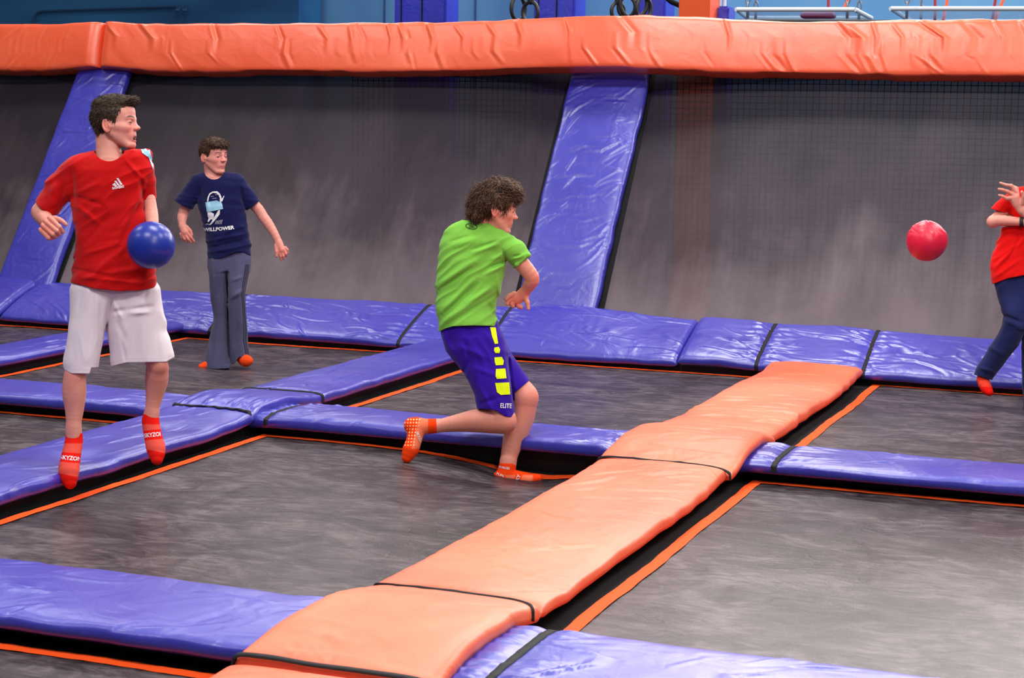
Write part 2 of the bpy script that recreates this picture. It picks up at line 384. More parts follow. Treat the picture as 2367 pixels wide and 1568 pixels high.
# ------------------------------------------------------------------ pads
def pads():
    X, Y = np.array([1, 0, 0]), np.array([0, 1, 0])
    B = M['blue']; O = M['orange']
    # back pad, tilted up to the wall
    wv = np.array([0, .55, .215]); ww = np.linalg.norm(wv); wv = wv/ww
    def backpad(x0, x1, label, seed, straps=(), z=None, rot=-.25):
        p = Pad((x0, -.03+.55/2, .045+.215/2+.02), X, wv, x1-x0, ww+.05, .085, zoff=z, amp=.005, wr=(3.2, 1.3), rot=rot, seed=seed, straps=straps, sq=(.25, .6), fd=(34, .2, .6, .010, .006), jit=.25)
        tag(p.build('back_pad', B), label, 'pad', 'blue vinyl pads')
        return p
    p0 = backpad(-4.2, -1.75, 'blue pad at the foot of the left sloping post pad', 11, z=lambda a, t: .03*bump(a, 2.2, .5))
    p1 = backpad(-1.74, 4.05, 'long blue back pad running behind the navy and green shirt boys', 12, straps=(1.99, 3.62, 4.32),
                 z=lambda a, t: .035*bump(a, 4.85, .55)*(t/.3+.6))
    p2 = backpad(4.06, 9.0, 'blue back pad on the right above the end of the orange walkway', 13, straps=(.56, 1.30),
                 z=lambda a, t: .03*bump(a, .15, .35)+.018*bump(a, 1.0, .3))
    p1.strap(1.99, 'black strap on the back pad left of the navy trousers', slant=.0)
    p1.strap(3.62, 'black strap on the back pad midway between the navy and green shirt boys', slant=.0)
    p1.strap(4.32, 'black strap on the back pad just right of the green shirt boy', slant=.0)
    p2.strap(.56, 'black strap on the back pad at the left corner of the orange walkway')
    p2.strap(1.30, 'black strap on the back pad at the right corner of the orange walkway')
    # column of blue pads (x 2.1 - 2.62)
    def colpad(xc, w, y0, y1, label, mm, seed, straps=(), z=None, amp=.006, th=.075, wr=(4.5, 1.4), rot=.15, zc=.083, nm='floor_pad', group=None):
        p = Pad((xc, y0, zc), Y, X, y1-y0, w, th, zoff=z, amp=amp*.6, wr=wr, rot=(rot if mm is B else 1.4), fd=((24, .12, .4, .011, .005) if mm is B else (30, .15, .5, .016, .0045)), jit=.3, seed=seed, straps=straps)
        tag(p.build(nm, mm), label, 'pad', group or ('blue vinyl pads' if mm is B else 'orange vinyl pads'))
        return p
    colpad(2.365, .53, -2.70, -.0, 'blue diagonal pad running back to the green shirt boy', B, 21, amp=.007)
    pc = colpad(2.365, .55, -3.58, -2.72, 'short blue pad over the crossing behind the red shirt boy', B, 22, straps=(.05,), amp=.008,
                z=lambda a, t: .05*plateau(a, .05, .6, .5))
    pn = colpad(2.365, .56, -9.0, -3.59, 'blue pad under the feet of the red shirt boy', B, 23, amp=.009,
                z=lambda a, t: .02*bump(a, 5.45, .15)-.028*np.exp(-((a-4.07)**2+(t-.12)**2)/.02)-.02*np.exp(-((a-4.9)**2+(t-.12)**2)/.02))
    pc.strap(.03, 'black strap on the crossing pad at the heel side of the red shirt boy', slant=-.05)
    pc.strap(.84, 'black strap on the far side of the crossing pad')
    colpad(-.22, .46, -4.6, -.02, 'blue diagonal pad at the far left edge', B, 24)
    # orange walkway
    def zo(yc0, yc1, h):
        return lambda a, t: h
    colpad(5.055, .64, -2.98, -.13, 'orange pad at the far end of the walkway', O, 31, amp=.010, wr=(3.6, 1.0), rot=.0,
           z=lambda a, t: .02*plateau(a, -.3, .35, .5)+.016*bump(a, 2.85, .2))
    q1 = colpad(5.065, .66, -3.90, -2.93, 'short raised orange pad over the crossing beside the green shirt boy', O, 32, amp=.007,
                z=lambda a, t: .062*plateau(a, .22, .85, .45)+.006)
    q2 = colpad(5.065, .65, -6.46, -3.91, 'long orange pad in the middle of the walkway', O, 33, amp=.011, wr=(3.4, .9), rot=-.1,
                z=lambda a, t: .012*bump(a, 2.55, .15)+.012*bump(a, 0, .2))
    q3 = colpad(5.065, .66, -7.40, -6.47, 'raised orange pad over the near crossing', O, 34, amp=.008,
                z=lambda a, t: .06*plateau(a, .08, .8, .5))
    q4 = colpad(5.065, .66, -9.0, -7.41, 'orange pad in the bottom centre foreground', O, 35, amp=.006)
    q1.strap(.0, 'black strap across the orange walkway beside the green shirt boy', wid=.018, slant=-.03)
    q3.strap(.91, 'black strap across the orange walkway above the near crossing', wid=.016, slant=-.06)
    q3.strap(.0, 'black strap across the orange walkway in the foreground', wid=.02)
    # cross pads
    def row(x0, x1, yc, w, label, seed, straps=(), z=None, amp=.007):
        p = Pad((x0, yc, .083), X, Y, x1-x0, w, .075, zoff=z, amp=amp*.6, wr=(4.2, 1.5), rot=.6, fd=(24, .12, .4, .012, .0055), jit=.45, seed=seed, straps=straps)
        tag(p.build('cross_pad', B), label, 'pad', 'blue vinyl pads')
        return p
    row(-.02, 2.2, -3.31, .5, 'blue cross pad passing behind the shins of the red shirt boy', 41, z=lambda a, t: -.012*plateau(a, 1.9, 3, .3))
    r2 = row(2.56, 4.85, -3.30, .5, 'blue cross pad behind the legs of the green shirt boy', 42, straps=(.14, 2.14), z=lambda a, t: -.012*plateau(a, -1, .1, .2))
    r2.strap(.14, 'black strap on the cross pad next to the blue crossing', slant=0)
    r2.strap(2.16, 'black strap on the cross pad against the left side of the orange walkway', wid=.03)
    r3 = row(5.27, 9, -3.34, .5, 'blue cross pad on the right side of the walkway', 43, straps=(.27,), z=lambda a, t: .0*a-.02*plateau(a, -1, .08, .2))
    r3.strap(.27, 'black strap on the right cross pad beside the orange walkway', wid=.03)
    row(2.0, 4.85, -6.95, .62, 'large blue pad in the lower left foreground', 44, amp=.010)
    r5 = row(5.27, 9, -6.98, .62, 'large blue pad in the lower right foreground', 45, straps=(.24,), amp=.010, z=lambda a, t: -.02*plateau(a, -1, .1, .2))
    r5.strap(.24, 'black strap on the lower right blue pad beside the orange walkway', wid=.03)

def slope_and_rail():
    X = np.array([1, 0, 0]); TH = math.radians(56.0)
    SL = np.array([0, math.cos(TH), math.sin(TH)]); NN = np.array([0, -math.sin(TH), math.cos(TH)])
    L = 1.97/math.sin(TH)+.25
    base = np.array([0, .50, .20])
    def slope_mesh(x0, x1, label):
        xs = np.linspace(x0, x1, 90); ss = np.linspace(0, L, 50)
        A, Bq = np.meshgrid(xs, ss, indexing='ij')
        bow = -.03*np.sin(np.clip((A-x0)/(x1-x0), 0, 1)*math.pi)*np.sin(Bq/L*math.pi)
        g = base+A[..., None]*X+Bq[..., None]*SL+(bow-.0)[..., None]*NN
        idx = np.arange(g.shape[0]*g.shape[1]).reshape(g.shape[:2])
        q = np.stack([idx[:-1, :-1], idx[1:, :-1], idx[1:, 1:], idx[:-1, 1:]], -1).reshape(-1, 4)
        root = empty('angled_trampoline', tuple(base+X*(x0+x1)/2)); tag(root, label, 'trampoline wall', 'angled trampolines of the back wall')
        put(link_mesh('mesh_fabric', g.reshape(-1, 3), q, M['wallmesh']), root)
        # curved dark hem near the top
        V, Fq = [], []
        def band(P0, P1):
            b0 = len(V); n = len(P0)
            for a, b in zip(P0, P1): V.append(tuple(a)); V.append(tuple(b))
            for k in range(n-1): Fq.append((b0+2*k, b0+2*k+1, b0+2*k+3, b0+2*k+2))
        t = np.linspace(0, 1, 60)
        xx = x0+(x1-x0)*t
        s0 = L-.50+.20*np.sin(t*math.pi)**.6
        band([base+x*X+s*SL+NN*.012 for x, s in zip(xx, s0)], [base+x*X+L*SL+NN*.012 for x in xx])
        put(link_mesh('top_skirt', V, Fq, M['skirt']), root); V.clear(); Fq.clear()
        sv = np.linspace(0, L, 40)
        for xa, sg in ((x0, 1), (x1, -1)):  # black side strips put in for the frame gap and the pad's shadow
            V.clear(); Fq.clear()
            band([base+xa*X+s*SL+NN*.014 for s in sv], [base+(xa+sg*.07)*X+s*SL+NN*.008 for s in sv])
            put(link_mesh('side_gap_shade', V, Fq, M['black']), root)
        return root
    slope_mesh(-5.0, -2.12, 'dark angled trampoline at the far left edge')
    slope_mesh(-1.66, 2.62, 'dark angled trampoline between the two sloping blue pads')
    slope_mesh(3.22, 9.2, 'dark angled trampoline right of the sloping blue pad')
    for xc, w, lab, sd in ((2.93, .64, 'light-struck sloping blue pad rising behind the green shirt boy', 51), (-1.89, .55, 'sloping blue pad rising behind the red shirt boy', 52)):
        o0 = base+np.array([xc, 0, 0])+SL*.0+NN*.05
        pB = Pad(o0, SL, X, L, w, .09, amp=.004, wr=(2.6, 2.6), rot=1.0, seed=sd, sq=(.14, .5), fd=(46, .12, .42, .010, .006), jit=.35)
        tag(pB.build('slope_pad', M['blue']), lab, 'pad', 'sloping blue post pads')
    # orange rail pad
    dB = np.array([0, .09, .385]); wB = np.linalg.norm(dB); dB = dB/wB
    def prof(x):
        h = .045*bump(x, 2.95, .95)+.03*bump(x, -1.9, .35)
        return h
    def rail(x0, x1, label, seed, rot):
        p = Pad((x0, 1.74, 2.322), X, dB, x1-x0, wB+.03, .22, amp=.004, wr=(3.6, .35), rot=(2.1 if rot > 0 else 1.05)*0+(math.pi-.95 if rot < 0 else .95), seed=seed, sq=(.12, .22), fd=(13, .28, .62, .017, .0075, 0), jit=.20,
                noff=lambda a: np.stack([0*a, -.16*bump(a+x0, 2.95, .9), prof(a+x0)], -1))
        p.N = -np.cross(p.A, p.B); p.N /= np.linalg.norm(p.N)
        if p.N[1] > 0: p.N = -p.N
        tag(p.build('rail_pad', M['rail'], nphi=110), label, 'rail pad', 'orange rail pads along the top of the wall')
    rail(-5.5, -1.90, 'orange top rail pad left of the corner seam', 61, .75)
    rail(-1.895, 9.5, 'long orange top rail pad right of the corner seam', 62, -.85)
    # dark steel rail and shadow gap under the pad
    tag(box_mesh('rail_beam', (-5.5, 1.9, 2.18), (9.5, 1.98, 2.42), M['frame']), 'black steel beam behind the orange rail pad', 'beam')

def background():
    # safety net behind the angled trampoline
    V, Fq = [], []
    def bar(a, b, r=.0035):
        a = np.array(a, float); b = np.array(b, float); d = b-a; d /= np.linalg.norm(d)
        s = np.cross(d, [0, 1, 0]); s /= np.linalg.norm(s); t = np.array([0, 1, 0.])
        k = len(V)
        for p in (a, b):
            for q in (s+t, s-t, -s-t, -s+t): V.append(tuple(p+q*r))
        for i in range(4): Fq.append((k+i, k+(i+1) % 4, k+4+(i+1) % 4, k+4+i))
    x = .3
    while x < 9.2: bar((x, 2.35, .4), (x, 2.35, 2.45)); x += .052
    z = .42
    while z < 2.45: bar((.3, 2.35, z), (9.2, 2.35, z)); z += .052
    tag(link_mesh('safety_net', V, Fq, mat('net_cord', (.02, .02, .025), .8)), 'dark square safety net seen faintly through the angled trampoline', 'net')
    # navy mural board on the left part of the back wall
    m = mat('navy_board', lin((38, 92, 142)), .6, .3); nz = add_noise(m, scale=(.25, 1, 1), nscale=.8, detail=2)
    ramp_color(m, nz, [(.35, lin((30, 74, 120))), (.65, lin((48, 116, 166)))])
    P0, P1 = at_y(-400, 60, 11.0), at_y(690, 60, 11.0)
    tag(box_mesh('partition_board', (P0[0], 11.0, -.5), (P1[0], 11.7, 6.5), m), 'dark blue partition in the upper left background', 'partition')
    # conduit with two hooks on the partition
    mp = mat('painted_conduit', lin((30, 66, 104)), .5)
    def tube(name, pts, r, mm, parent=None, n=8, closed=False):
        cu = bpy.data.curves.new(name, 'CURVE'); cu.dimensions = '3D'; cu.bevel_depth = r; cu.bevel_resolution = 3; cu.use_fill_caps = True
        sp = cu.splines.new('POLY'); sp.points.add(len(pts)-1); sp.use_cyclic_u = closed
        for q, p in zip(sp.points, pts): q.co = (*map(float, p), 1)
        ob = bpy.data.objects.new(name, cu); dg = bpy.context.evaluated_depsgraph_get()
        COL.objects.link(ob); bpy.context.view_layer.update(); dg = bpy.context.evaluated_depsgraph_get()
        me = bpy.data.meshes.new_from_object(ob.evaluated_get(dg)); COL.objects.unlink(ob); bpy.data.objects.remove(ob)
        me.materials.clear(); me.materials.append(mm); me.polygons.foreach_set('use_smooth', np.ones(len(me.polygons), bool))
        o = bpy.data.objects.new(name, me); COL.objects.link(o)
        if parent is not None: put(o, parent)
        return o
    pc = [at_y(a, b, 10.95) for a, b in ((79, 90), (80, 46), (82, 35), (88, 29), (98, 26), (405, 15))]
    c = tube('conduit', pc, .018, mp); tag(c, 'thin bent conduit running along the dark blue partition', 'pipe')
    for k, uu in enumerate((412, 428)):
        h = tube('wall_hook', [at_y(uu+3, 12, 10.92), at_y(uu+3, 20, 10.86), at_y(uu-1, 25, 10.82), at_y(uu-6, 23, 10.8)], .02, mp)
        tag(h, ('left' if k == 0 else 'right')+' of the two small dark hooks at the conduit end', 'hook', 'hooks on the dark blue partition')
    # royal blue padded columns
    for k, (u0, u1, seam, lab) in enumerate(((910, 1030, (927, 975), 'royal blue padded column in the background above the middle of the rail'),
                                       (1232, 1328, (1244, 1286), 'royal blue padded column behind the left ring cluster'),
                                       (1462, 1537, (1475, 1500), 'royal blue padded column behind the right ring cluster'))):
        a, b = at_y(u0, 40, 9.0), at_y(u1, 40, 9.0)
        root = empty('padded_column', ((a[0]+b[0])/2, 9.2, -.5)); tag(root, lab, 'column', 'royal blue padded columns')
        put(box_mesh('padding', (a[0], 9.0, -.5), (b[0], 9.45, 6.5), M['blue_dark'], bev=.03), root)
        for sx in seam:
            c = at_y(sx, 40, 8.99); put(box_mesh('seam', (c[0]-.006, 8.985, -.5), (c[0]+.006, 9.0, 6.5), M['black']), root)
    # thin seams in the light blue wall panels
    for k, uu in enumerate((888, 1098)):
        c = at_y(uu, 30, 11.98); tag(box_mesh(f'trim_{k+1}', (c[0]-.012, 11.97, -.4), (c[0]+.012, 12.0, 7), mat('seam_blue', lin((50, 96, 140)), .6)), kind='structure')
    # orange post with dark blue box beside it
    a, b = at_y(1568, 40, 6.0), at_y(1640, 40, 6.0)
    po = mat('orange_paint', lin((226, 84, 30)), .45)
    tag(box_mesh('steel_post', (a[0], 6.0, -.5), (b[0], 6.4, 6.5), po, bev=.01), 'square orange steel post in the background above the rail', 'post')
    a, b = at_y(1657, 40, 6.3), at_y(1684, 40, 6.3)
    tag(box_mesh('equipment_pad', (a[0], 6.3, -.5), (b[0], 6.6, at_y(1670, 14, 6.3)[2]), M['blue_dark'], bev=.02), 'small royal blue pad just right of the orange post', 'pad')
    st = mat('white_tube', lin((205, 215, 225)), .4)
    for k, uu in enumerate((1664, 1675)):
        p = at_y(uu, 14, 6.45); tag(tube('thin_pole', [p-np.array([0, 0, .02]), p+np.array([0, 0, 2.2])], .018, st), ('left' if k == 0 else 'right')+' of the two white poles above the small royal blue pad', 'pole', 'white poles')
    a = at_y(1545, -10, 5.5)
    tag(tube('dark_cable', [at_y(1538, -8, 6.5), at_y(1552, 4, 6.5), at_y(1575, 14, 6.5)], .03, M['black']), 'dark sagging cable left of the orange post', 'cable')
    # clusters of black rings on ropes
    ring_m = mat('black_rubber', (.02, .017, .018), .45, .4); rope_m = mat('grey_rope', lin((150, 150, 150)), .8)
    def ring(u, v, ru, rv, yaw, lab, grp):
        D = at_y(u, v, 5.0); dep = float((D-CAM)@fw); s = dep/F; R = rv*s
        root = empty('climbing_ring', tuple(D)); tag(root, lab, 'ring', grp)
        ax = np.array([math.cos(yaw), math.sin(yaw), 0]); az = np.array([0, 0, 1.])
        ph = np.linspace(0, 2*math.pi, 48, endpoint=False)
        tube('hoop', [D+ax*math.cos(t)*R*.92+az*math.sin(t)*R for t in ph], .020, ring_m, root, closed=True)
        top = D+az*R
        tube('rope', [top+az*-.01, top+az*2.5], .014, ring_m, root)
        kn = bmesh.new(); bmesh.ops.create_uvsphere(kn, u_segments=12, v_segments=8, radius=.035)
        for vv in kn.verts: vv.co = Vector((vv.co.x, vv.co.y, vv.co.z*1.4))+Vector(top+az*.02)
        me = bpy.data.meshes.new('knot'); kn.to_mesh(me); kn.free(); me.materials.append(ring_m)
        put(tag_obj('knot', me), root)
    def tag_obj(n, me):
        o = bpy.data.objects.new(n, me); COL.objects.link(o); return o
    yaw0 = YAW*-1
    ring(1198, 20, 8, 27, 1.25, 'leftmost black ring of the left hanging cluster, seen edge on', 'left ring cluster')
    ring(1226, 29, 20, 24, -.3, 'round black ring on the right of the left hanging cluster', 'left ring cluster')
    ring(1428, 26, 7, 20, 1.0, 'small leftmost black ring of the right hanging cluster', 'right ring cluster')
    ring(1449, 16, 19, 23, -.1, 'front facing black ring of the right hanging cluster', 'right ring cluster')
    ring(1465, 8, 17, 34, .5, 'large middle black ring of the right hanging cluster', 'right ring cluster')
    ring(1488, 20, 9, 26, 1.1, 'rightmost black ring of the right hanging cluster', 'right ring cluster')
    # clear acrylic platforms hung on chains
    ac = mat('clear_acrylic', (.75, .85, .95, 1), .15, .5, Transmission_Weight=.0)
    nt, b = nodes(ac); tr = nt.nodes.new('ShaderNodeBsdfTransparent'); tr.inputs[0].default_value = (.8, .88, .95, 1)
    mx = nt.nodes.new('ShaderNodeMixShader'); mx.inputs[0].default_value = .62
    nt.links.new(b.outputs[0], mx.inputs[1]); nt.links.new(tr.outputs[0], mx.inputs[2]); nt.links.new(mx.outputs[0], nt.nodes['Material Output'].inputs[0])
    edge_m = mat('frosted_edge', lin((196, 205, 215)), .4)
    chain_m = mat('zinc_chain', lin((120, 125, 135)), .35, .5, Metallic=.7)
    def platform(quad, chains, y, lab):
        # quad: near-left, near-right, far-right, far-left corners of a level board above eye height
        z = at_y(*quad[0], y)[2]
        C4 = [at_z(*q, z) for q in quad]
        root = empty('hanging_platform', tuple(C4[0])); tag(root, lab, 'platform', 'clear hanging platforms')
        h = .018
        v = [tuple(q+np.array([0, 0, -h])) for q in C4]+[tuple(q+np.array([0, 0, h])) for q in C4]
        f = [(0, 3, 2, 1), (4, 5, 6, 7), (0, 1, 5, 4), (1, 2, 6, 5), (2, 3, 7, 6), (3, 0, 4, 7)]
        put(link_mesh('board', v, f, ac, smooth=False), root)
        for a, bq in ((0, 1), (1, 2), (2, 3), (3, 0)): tube('board_edge', [C4[a], C4[bq]], .021, edge_m, root)
        for fx, fy in ((.08, .15), (.92, .15), (.08, .85), (.92, .85)):
            p = C4[0]*(1-fx)*(1-fy)+C4[1]*fx*(1-fy)+C4[2]*fx*fy+C4[3]*(1-fx)*fy
            ch = None
            for k in range(10):
                zc = p[2]+.03+k*.075; ph = np.linspace(0, 2*math.pi, 14, endpoint=False)
                ax = np.array([1, 0, 0]) if k % 2 else np.array([0, 1., 0])
                pts = [np.array([p[0], p[1], zc])+ax*math.cos(t)*.02+np.array([0, 0, 1])*math.sin(t)*.045 for t in ph]
                l = tube('chain_link', pts, .007, chain_m, root, closed=True)
            put(box_mesh('eye_bolt', (p[0]-.012, p[1]-.012, p[2]-.07), (p[0]+.012, p[1]+.012, p[2]+.04), chain_m), root)
    platform(((1703, 22), (1975, 22), (2014, 42), (1728, 42)), None, 4.0, 'clear hanging platform right of the orange post')
    platform(((2060, 20), (2430, 20), (2470, 50), (2106, 50)), None, 4.0, 'clear hanging platform at the top right edge')
    sr = mat('orange_strap', lin((255, 92, 50)), .5); rd = mat('dark_red_strap', lin((150, 26, 50)), .5)
    for a, b, mm, lab in (((1915, -20), (1915, 30), rd, 'dark red hanging strap behind the first clear platform'),
                          ((1962, -12), (1950, 26), sr, 'orange slanted strap behind the first clear platform'),
                          ((2162, -20), (2161, 50), rd, 'dark red hanging strap behind the second clear platform'),
                          ((2193, -14), (2180, 48), sr, 'orange slanted strap above the second clear platform'),
                          ((2304, -20), (2294, 45), rd, 'dark red slanted strap at the top right'),
                          ((2324, -12), (2300, 46), sr, 'orange slanted strap at the top right')):
        tag(tube('hanging_strap', [at_y(*a, 5.4), at_y(*b, 5.4)], .014, mm), lab, 'strap', 'hanging straps at the top right')
    # red bundle lying on the platform
    a, b = at_y(1853, 36, 4.8), at_y(1930, 36, 4.8); zc = at_y(1890, 37, 4.8)[2]
    p = Pad((a[0], 4.8, zc), (1, 0, 0), (0, 1, 0), b[0]-a[0], .14, .05, amp=.004, seed=77)
    tag(p.build('folded_mat', mat('dull_red', lin((150, 60, 96)), .6)), 'small dull red bundle behind the first clear platform', 'bundle')
    # dark top bar behind the rail on the right
    a, b = at_y(1700, 50, 3.0), at_y(2500, 54, 3.0)
    tag(tube('top_bar', [a, b], .022, M['frame']), 'thin black bar just above the rail pad on the right', 'bar')
pads(); slope_and_rail(); background()
# ------------------------------------------------------------------ sculpting with distance fields
def smin(a, b, k):
    if k <= 0: return np.minimum(a, b)
    h = np.maximum(k-np.abs(a-b), 0)/k
    return np.minimum(a, b)-h*h*k*.25
def smax(a, b, k): return -smin(-a, -b, k)
class G:
    """a local frame: origin o, axes as columns of R, uniform scale s"""
    def __init__(g, o=(0, 0, 0), R=np.eye(3), s=1.0):
        g.o = np.array(o, np.float32); g.R = np.array(R, np.float32); g.s = float(s)
    def loc(g, P): return ((P-g.o)@g.R)/g.s
    def out(g, p): return g.o+(np.asarray(p, np.float32)*g.s)@g.R.T
ID = G()
class Prim:
    def __init__(p, kind, args, k=0.0, sign=1, g=None):
        p.kind, p.args, p.k, p.sign, p.g = kind, args, k, sign, g
    def d(p, P):
        s = 1.0
        if p.g is not None: P = p.g.loc(P); s = p.g.s
        return p.f(P)*s
    def f(p, P):
        K, A = p.kind, p.args
        if K == 'rc':
            a, b, ra, rb, fl = A
            a = np.array(a, np.float32); b = np.array(b, np.float32)
            if fl is not None:
                fl = np.array(fl, np.float32); P = P/fl; a = a/fl; b = b/fl
            ba = b-a; l2 = float(ba@ba)+1e-9; q = P-a
            t = np.clip((q@ba)/l2, 0, 1)
            d = np.sqrt(((q-t[..., None]*ba)**2).sum(-1))-(ra+(rb-ra)*t)
            return d*(min(1.0, float(fl.min())) if fl is not None else 1)
        if K == 'el':
            c, r, R = A
            q = P-np.array(c, np.float32)
            if R is not None: q = q@R
            r = np.array(r, np.float32)
            k0 = np.sqrt(((q/r)**2).sum(-1)); k1 = np.sqrt(((q/(r*r))**2).sum(-1))+1e-9
            return np.where(k0 < .2, (k0-1)*r.min(), k0*(k0-1)/k1)
        if K == 'loft':
            v, uc, hu, wc, hw, n = A
            y = P[..., 1]; t = (np.clip(y, v[0], v[-1])-v[0])
            i = np.minimum(t.astype(np.int32), len(v)-2); f_ = t-i
            L = lambda a: a[i]*(1-f_)+a[i+1]*f_
            HU = L(hu); HW = L(hw)
            q = (np.abs((P[..., 0]-L(uc))/HU)**n+np.abs((P[..., 2]-L(wc))/HW)**n)**(1/n)
            d = (q-1)*np.minimum(HU, HW)
            return np.maximum(d, np.maximum(v[0]-y, y-v[-1]))
        if K == 'fn': return A(P)
def rc(a, b, ra, rb=None, k=0., fl=None, g=None, sign=1): return Prim('rc', (a, b, ra, ra if rb is None else rb, fl), k, sign, g)
def chain(pts, k=3., fl=None, g=None):
    """pts: list of (u,v,w,r)"""
    P = np.array(pts, float)
    if len(P) >= 3 and P[:, 3].max() > 7.5:               # a smooth limb: spline through the joints
        E = np.vstack([2*P[0]-P[1], P, 2*P[-1]-P[-2]]); out = []
        for i in range(1, len(E)-2):
            n = max(2, min(6, int(np.linalg.norm(E[i+1][:3]-E[i][:3])/9)))
            for t in np.arange(n)/n:
                c = .5*(2*E[i]+(E[i+1]-E[i-1])*t+(2*E[i-1]-5*E[i]+4*E[i+1]-E[i+2])*t*t+(3*E[i]-E[i-1]-3*E[i+1]+E[i+2])*t**3)
                out.append(c)
        out.append(P[-1]); P = np.array(out)
        return [rc(tuple(a[:3]), tuple(b[:3]), a[3], b[3], k if j == 0 else min(k, 1.5), fl, g) for j, (a, b) in enumerate(zip(P[:-1], P[1:]))]
    return [rc(a[:3], b[:3], a[3], b[3], k, fl, g) for a, b in zip(pts[:-1], pts[1:])]
def el(c, r, k=0., R=None, g=None, sign=1): return Prim('el', (c, r, R), k, sign, g)
def loft(rows, k=0., n=2.3, smooth=6):
    """rows: (v, uL, uR, wc, hw)"""
    r = np.array(rows, float); v = np.arange(r[0, 0], r[-1, 0]+1)
    cols = [np.interp(v, r[:, 0], r[:, j]) for j in range(1, 5)]
    if smooth:
        ker = np.hanning(2*smooth+3); ker /= ker.sum(); h = len(ker)//2
        sm = []
        for c in cols:
            # keep the ends by odd reflection
            cc = np.concatenate([2*c[0]-c[h:0:-1], c, 2*c[-1]-c[-2:-h-2:-1]]); sm.append(np.convolve(cc, ker, 'valid'))
        cols = sm
    uL, uR, wc, hw = [c.astype(np.float32) for c in cols]
    return Prim('loft', (v.astype(np.float32), (uL+uR)/2, (uR-uL)/2, wc, hw, n), k)
def fn(f, k=0., sign=-1): return Prim('fn', f, k, sign)

def field(prims, P, post=None):
    d = None
    for p in prims:
        x = p.d(P)
        if d is None: d = x
        elif p.sign > 0: d = smin(d, x, p.k)
        else: d = smax(d, -x, p.k)
    return d if post is None else post(d, P)

def mesh_field(prims, lo, hi, vox, post=None, slack=4.0):
    """surface nets over the blocks near the surface"""
    lo = np.array(lo, float); hi = np.array(hi, float)
    BS = 20
    nb = np.ceil((hi-lo)/vox/BS).astype(int); n = nb*BS+1
    D = np.full(tuple(n), 50.0, np.float32)
    bi = np.stack(np.meshgrid(*[np.arange(k) for k in nb], indexing='ij'), -1).reshape(-1, 3)
    cen = (lo+(bi+.5)*BS*vox).astype(np.float32); hd = BS*vox*.5*math.sqrt(3)
    PD = np.stack([p.d(cen) for p in prims])
    F0 = field(prims, cen)
    act = np.abs(F0) < hd*1.35+slack
    D_in = F0 < 0
    off = np.stack(np.meshgrid(*[np.arange(BS+1)]*3, indexing='ij'), -1).astype(np.float32)*vox
    for j in range(len(bi)):
        i, a, b = bi[j]*BS
        if not act[j]:
            if D_in[j]: D[i:i+BS+1, a:a+BS+1, b:b+BS+1] = -50
            continue
    for j in np.nonzero(act)[0]:
        P = off+(lo+bi[j]*BS*vox).astype(np.float32)
        sub = []
        for q, p in enumerate(prims):
            if p.sign > 0:
                if PD[q, j] < hd*1.5+p.k+slack+6: sub.append(p)
            else:
                if PD[q, j] < hd*1.5+p.k+slack or p.kind == 'fn': sub.append(p)
        while sub and sub[0].sign < 0: sub.pop(0)
        if not sub: continue
        i, a, b = bi[j]*BS
        D[i:i+BS+1, a:a+BS+1, b:b+BS+1] = field(sub, P, post)
    # surface nets
    s = D < 0
    c = s[:-1, :-1, :-1].astype(np.int8)
    for dx in (0, 1):
        for dy in (0, 1):
            for dz in (0, 1):
                if dx+dy+dz: c = c+s[dx:s.shape[0]-1+dx, dy:s.shape[1]-1+dy, dz:s.shape[2]-1+dz]
    cells = np.argwhere((c > 0) & (c < 8))
    if len(cells) == 0: return np.zeros((0, 3)), np.zeros((0, 4), int)
    cid = np.full(c.shape, -1, np.int32); cid[tuple(cells.T)] = np.arange(len(cells))
    acc = np.zeros((len(cells), 3)); cnt = np.zeros(len(cells))
    cs = [(x, y, z) for x in (0, 1) for y in (0, 1) for z in (0, 1)]
    val = {k: D[cells[:, 0]+k[0], cells[:, 1]+k[1], cells[:, 2]+k[2]] for k in cs}
    for k in cs:
        for ax in range(3):
            if k[ax] == 0:
                k2 = tuple(1 if q == ax else k[q] for q in range(3))
                va, vb = val[k], val[k2]; m = (va < 0) != (vb < 0)
                t = np.where(m, va/np.where(m, va-vb, 1), 0)
                p = np.zeros((len(cells), 3)); p[:] = k; p[:, ax] = t
                acc += p*m[:, None]; cnt += m
    V = lo+(cells+acc/cnt[:, None])*vox
    Q = []
    for ax in range(3):
        b1, b2 = [(1, 2), (2, 0), (0, 1)][ax]
        sl0 = [slice(None)]*3; sl1 = [slice(None)]*3; sl0[ax] = slice(0, -1); sl1[ax] = slice(1, None)
        e0, e1 = s[tuple(sl0)], s[tuple(sl1)]
        e = np.argwhere(e0 != e1); fl = e0[tuple(e.T)]
        ok = (e[:, b1] > 0) & (e[:, b2] > 0) & (e[:, b1] < c.shape[b1]) & (e[:, b2] < c.shape[b2]) & (e[:, ax] < c.shape[ax])
        e = e[ok]; fl = fl[ok]
        def cc(d1, d2):
            x = e.copy(); x[:, b1] -= d1; x[:, b2] -= d2; return cid[tuple(x.T)]
        q = np.stack([cc(0, 0), cc(1, 0), cc(1, 1), cc(0, 1)], -1)
        q = np.where(fl[:, None], q, q[:, ::-1]); Q.append(q[(q >= 0).all(1)])
    return V, np.concatenate(Q)

def relax(V, Q, it=1, lam=.5):
    for _ in range(it):
        acc = np.zeros_like(V); cnt = np.zeros(len(V))
        for a, b in ((0, 1), (1, 2), (2, 3), (3, 0)):
            for x, y in ((a, b), (b, a)):
                for c in range(3): acc[:, c] += np.bincount(Q[:, x], V[Q[:, y], c], len(V))
                cnt += np.bincount(Q[:, x], minlength=len(V))
        V = V+lam*(acc/np.maximum(cnt, 1)[:, None]-V)
    return V

